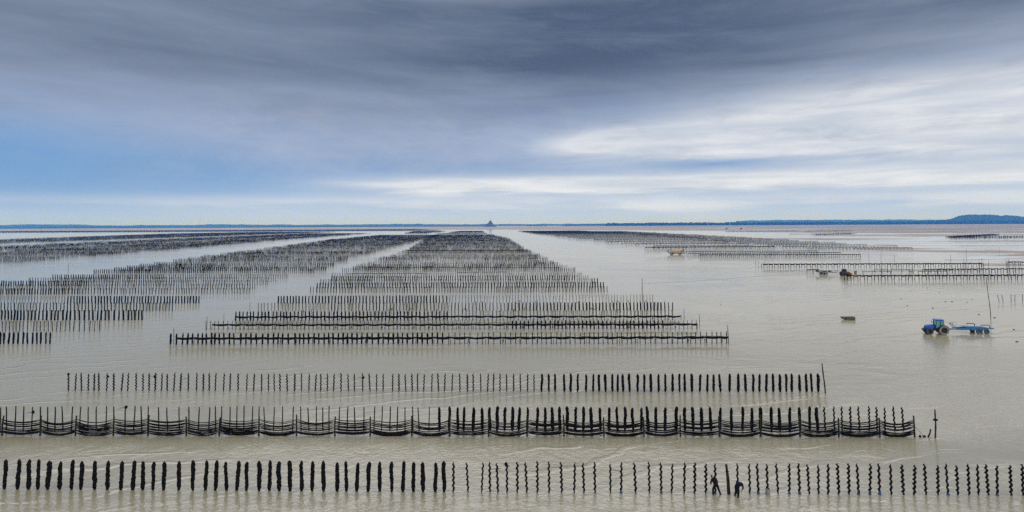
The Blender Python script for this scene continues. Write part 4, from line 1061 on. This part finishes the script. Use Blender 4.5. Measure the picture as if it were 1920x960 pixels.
# ------------------------------------------------------------------ the far shore
def ridge(name, x0, x1, Y, prof, depth, mat='land', step=4, seed=0, kind='structure', label=None, cat=None, rough=0.10):
    """land whose skyline passes pixel heights prof(x) when standing at distance Y; a real slope of the given depth"""
    v = []; f = []; nrow = 7; xs = np.arange(x0, x1 + step, step)
    for j in range(nrow):
        u = j / (nrow - 1); prof_u = math.sin(u * math.pi / 2) if j < nrow - 1 else 0.0
        for x in xs:
            P = at_depth(float(x), prof(float(x)), Y + depth * 0.6)
            h = max(1.0, P.z); k = (Y + depth * u) / (Y + depth * 0.6)
            wob = 1 + rough * noise.fractal(Vector((P.x * 0.004, u * 3, seed)), 0.7, 2, 4)
            v.append((P.x * k, Y + depth * u + 200 * noise.noise(Vector((P.x * 0.001, j, seed))), (h * min(1.0, (0.10, 0.38, 0.62, 0.84, 1.0, 0.92, 0.5)[j]) * wob) if 0 < j else -0.5))
    nx = len(xs)
    for j in range(nrow - 1):
        for i in range(nx - 1): f.append((j * nx + i, j * nx + i + 1, (j + 1) * nx + i + 1, (j + 1) * nx + i))
    o = link(name, mesh(name, v, f, mat, True)); return tag(o, label, cat, None, kind)
def interp(tab):
    def g(x):
        if x <= tab[0][0]: return tab[0][1]
        for (a, p), (b, q) in zip(tab, tab[1:]):
            if x <= b: return p + (q - p) * (x - a) / (b - a)
        return tab[-1][1]
    return g
n_ = lambda x, a, s: a * noise.fractal(Vector((x * s, 0.3, 0)), 0.6, 2, 5)
t1 = interp([(-400, 422), (0, 421.5), (90, 420.3), (200, 422), (330, 422.3), (420, 420.2), (520, 421.6), (640, 421), (760, 419.8), (850, 420.8), (960, 420.3), (1100, 419.5), (1250, 417.5)])
ridge('hills', -500, 1250, 14500, lambda x: t1(x) + n_(x, 0.9, 0.03), 5000, seed=1)
t2_ = interp([(-400, 425), (0, 424.6), (200, 424.2), (420, 425.0), (700, 424.2), (900, 423.4)])
ridge('hills', -500, 905, 10000, lambda x: t2_(x) + n_(x + 900, 0.7, 0.05), 1800, seed=2)
t3 = interp([(1050, 421.5), (1140, 418.8), (1250, 417.3), (1400, 416.6), (1600, 415.2), (1700, 414.4), (1790, 412.5), (1960, 413), (2400, 412)])
ridge('hills', 1060, 2400, 10500, lambda x: t3(x) + 1.0 + n_(x + 50, 0.6, 0.05), 900, seed=3)
t4 = interp([(1740, 414.5), (1778, 411.5), (1792, 407.0), (1803, 403.2), (1815, 402.0), (1850, 402.2), (1868, 402.6), (1885, 404.2), (1905, 404.0), (1925, 405.5), (1990, 408), (2080, 413)])
ridge('hills', 1740, 2080, 10200, lambda x: t4(x) + n_(x, 0.5, 0.08), 700, mat='foliage', seed=4, step=2)
t5 = interp([(1380, 414), (1450, 412.6), (1560, 411.8), (1700, 411.8), (1800, 412)])
ridge('hills', 1380, 1800, 17000, lambda x: t5(x) + n_(x + 500, 0.6, 0.03), 2000, seed=5)
# woods along the right-hand shore: lumpy crowns
mb = MB(); x = 990.0
bmi = bmesh.new(); bmesh.ops.create_icosphere(bmi, subdivisions=1, radius=1); IV = [v.co.copy() for v in bmi.verts]; IF = [tuple(w.index for w in p.verts) for p in bmi.faces]; bmi.free()
while x < 2350:
    Y = 9700 + rnd.uniform(-60, 250); dens = 0.35 if x < 1130 else 1.0
    top = t3(x) + (-0.5 + 1.3 * noise.fractal(Vector((x * 0.025, 9, 0)), 0.6, 2, 4))
    P = at_depth(x, top, Y); h = max(6, P.z) if x > 1130 else 14 + 8 * rnd.random()
    nl = 3
    for q in range(nl):
        r = h * rnd.uniform(0.30, 0.45); c = Vector((P.x + rnd.gauss(0, 8), Y + rnd.gauss(0, 25), rnd.uniform(0.2, 1) * (h - r)))
        mb.add([c + Vector((v.x * r * 1.3, v.y * r * 1.3, v.z * r)) * rnd.uniform(0.75, 1.2) for v in IV], IF)
    x += rnd.uniform(0.9, 2.2) / dens * (1 if x > 1130 or rnd.random() < 0.75 else 6)
tag(mb.build('shore_woods', 'foliage'), 'dark line of woods along the right-hand shore', None, None, 'stuff')
for px, l in ((1328, 'left of two thin white masts above the wooded shore'), (1369, 'right of two thin white masts above the wooded shore')):
    P = at_depth(px, 412.8, 9600); mb = MB(); mb.tube([(0, 0, 0), (0, 0, P.z)], [2.2, 1.2], 6)
    tag(mb.build('white_mast', 'white', loc=(P.x, 9600, 0)), l, 'mast', 'thin white masts on the wooded shore')

# ---- the abbey mount
YM = 8500.0
C0 = at_depth(919.0, 425.2, YM); mpx = YM / F * 1.003
t = thing('abbey_mount', 'small rocky island crowned by a spired abbey, alone on the horizon', 'island abbey', (C0.x, YM, 0))
mb = MB(); v = []; f = []; n = 28
prof = [(1.0, 0.0), (0.93, 0.12), (0.72, 0.30), (0.52, 0.52), (0.40, 0.72), (0.22, 0.80), (0.0, 0.82)]
Rm = 10.4 * mpx; Hm = 9.6 * mpx
for j, (r_, z_) in enumerate(prof):
    for k in range(n):
        a = 2 * math.pi * k / n; w = 1 + 0.14 * noise.noise(Vector((math.cos(a) * 2, math.sin(a) * 2, j * 0.6)))
        v.append((Rm * r_ * w * math.cos(a) - (0.06 * Rm if j < 3 else 0), Rm * r_ * w * math.sin(a), Hm * z_))
for j in range(len(prof) - 1):
    for k in range(n): f.append((j * n + k, j * n + (k + 1) % n, (j + 1) * n + (k + 1) % n, (j + 1) * n + k))
mb.add(v, f); mb.build('rock', 'rock', t)
mb = MB(); n = 30
ring = [(Rm * 1.0 * math.cos(2 * math.pi * k / n) + (0.10 * Rm if math.cos(2 * math.pi * k / n) > 0 else -0.03 * Rm), Rm * math.sin(2 * math.pi * k / n)) for k in range(n)]
for k in range(n):
    a, b = Vector(ring[k]), Vector(ring[(k + 1) % n]); d = b - a; c = (a + b) / 2
    mb.box((c.x, c.y, 6), (d.length * 1.02, 4, 14), Matrix.Rotation(math.atan2(d.y, d.x), 3, 'Z'))
mb.build('rampart', 'stone', t)
for k in range(5):
    a = math.pi + (k + 0.3) * math.pi / 5; mb = MB(); mb.lathe([(7, 0), (7, 19), (8, 19), (0.1, 26)], (Rm * 1.02 * math.cos(a), Rm * 1.02 * math.sin(a), -1), axis='z', n=10); mb.build('rampart_tower', 'stone', t)
for k in range(34):      # village houses climbing the near side
    a = math.pi + rnd.uniform(0.08, 0.92) * math.pi; q = rnd.uniform(0.62, 0.92); r_ = Rm * q; z = Hm * (0.12 + (0.93 - q) * 0.72)
    mb = MB(); x, y = r_ * math.cos(a), r_ * math.sin(a); w = rnd.uniform(8, 13); d = 8
    mb.box((x, y, z + 2), (w, d, 14)); h = mb.build('house', 'stone', t)
    mb = MB(); mb.add([(x - w / 2, y - d / 2 - 1, z + 9), (x + w / 2, y - d / 2 - 1, z + 9), (x + w / 2, y + d / 2 + 1, z + 9), (x - w / 2, y + d / 2 + 1, z + 9), (x - w / 2, y, z + 15), (x + w / 2, y, z + 15)], [(0, 1, 5, 4), (2, 3, 4, 5), (0, 4, 3), (1, 2, 5)]); mb.build('roof', 'slate', h)
zt = Hm * 0.74
mb = MB(); mb.box((0.4 * mpx, 0, zt), (5.6 * mpx, 50, 2.6 * mpx)); mb.box((-2.6 * mpx, 0, zt - 8), (2.2 * mpx, 44, 2.0 * mpx)); mb.box((3.2 * mpx, 0, zt - 4), (2.4 * mpx, 40, 2.6 * mpx))
for k in range(9): mb.box(((-2.2 + k * 0.62) * mpx, -26, zt - 3), (2.4, 5, 2.2 * mpx))
ab = mb.build('abbey', 'stone', t)
for k in range(8):
    mb = MB(); mb.box(((-1.9 + k * 0.62) * mpx, -25.2, zt + 2), (2.4, 0.6, 11)); mb.build('window', 'slate', ab)
zc = zt + 1.3 * mpx
mb = MB(); mb.box((0.5 * mpx, 0, zc + 0.55 * mpx), (4.4 * mpx, 14, 1.1 * mpx)); w = 2.2 * mpx
mb.build('church_nave', 'stone', t)
mb = MB(); x0, x1, z = -1.7 * mpx, 2.7 * mpx, zc + 1.1 * mpx; mb.add([(x0, -8, z), (x1, -8, z), (x1, 8, z), (x0, 8, z), (x0, 0, z + 9), (x1, 0, z + 9)], [(0, 1, 5, 4), (2, 3, 4, 5), (0, 4, 3), (1, 2, 5), (0, 3, 2, 1)]); mb.build('nave_roof', 'slate', t)
mb = MB(); mb.box((0.45 * mpx, 0, zc + 1.5 * mpx), (1.25 * mpx, 12, 2.0 * mpx)); tw = mb.build('bell_tower', 'stone', t)
mb = MB(); mb.lathe([(0.95 * mpx, 0), (0.5 * mpx, 1.0 * mpx), (0.22 * mpx, 2.1 * mpx), (0.3 * mpx, 3.0 * mpx), (0.02 * mpx, 5.0 * mpx)], (0.45 * mpx, 0, zc + 2.5 * mpx), axis='z', n=8); mb.build('spire', 'slate', t)

# ------------------------------------------------------------------ haze over the bay
hb = MB(); hb.box((0, 15800, 99), (61000, 32600, 202))
hz = hb.build('haze', 'white'); hz.data.materials.clear()
hm = bpy.data.materials.new('haze_air'); hm.use_nodes = True; n_t = hm.node_tree; n_t.nodes.clear()
o_ = n_t.nodes.new('ShaderNodeOutputMaterial'); pv = n_t.nodes.new('ShaderNodeVolumePrincipled')
pv.inputs['Color'].default_value = (0.06, 0.28, 0.90, 1); pv.inputs['Absorption Color'].default_value = (1, 1, 1, 1); pv.inputs['Density'].default_value = 0.75e-4; pv.inputs['Anisotropy'].default_value = 0.0
n_t.links.new(pv.outputs[0], o_.inputs['Volume'])
hz.data.materials.append(hm); tag(hz, 'pale blue sea haze over the whole bay', None, None, 'stuff')
print('posts', COUNT, 'mass', len(FARPOSTS), len(FARLINE), 'objects', len(S.objects))
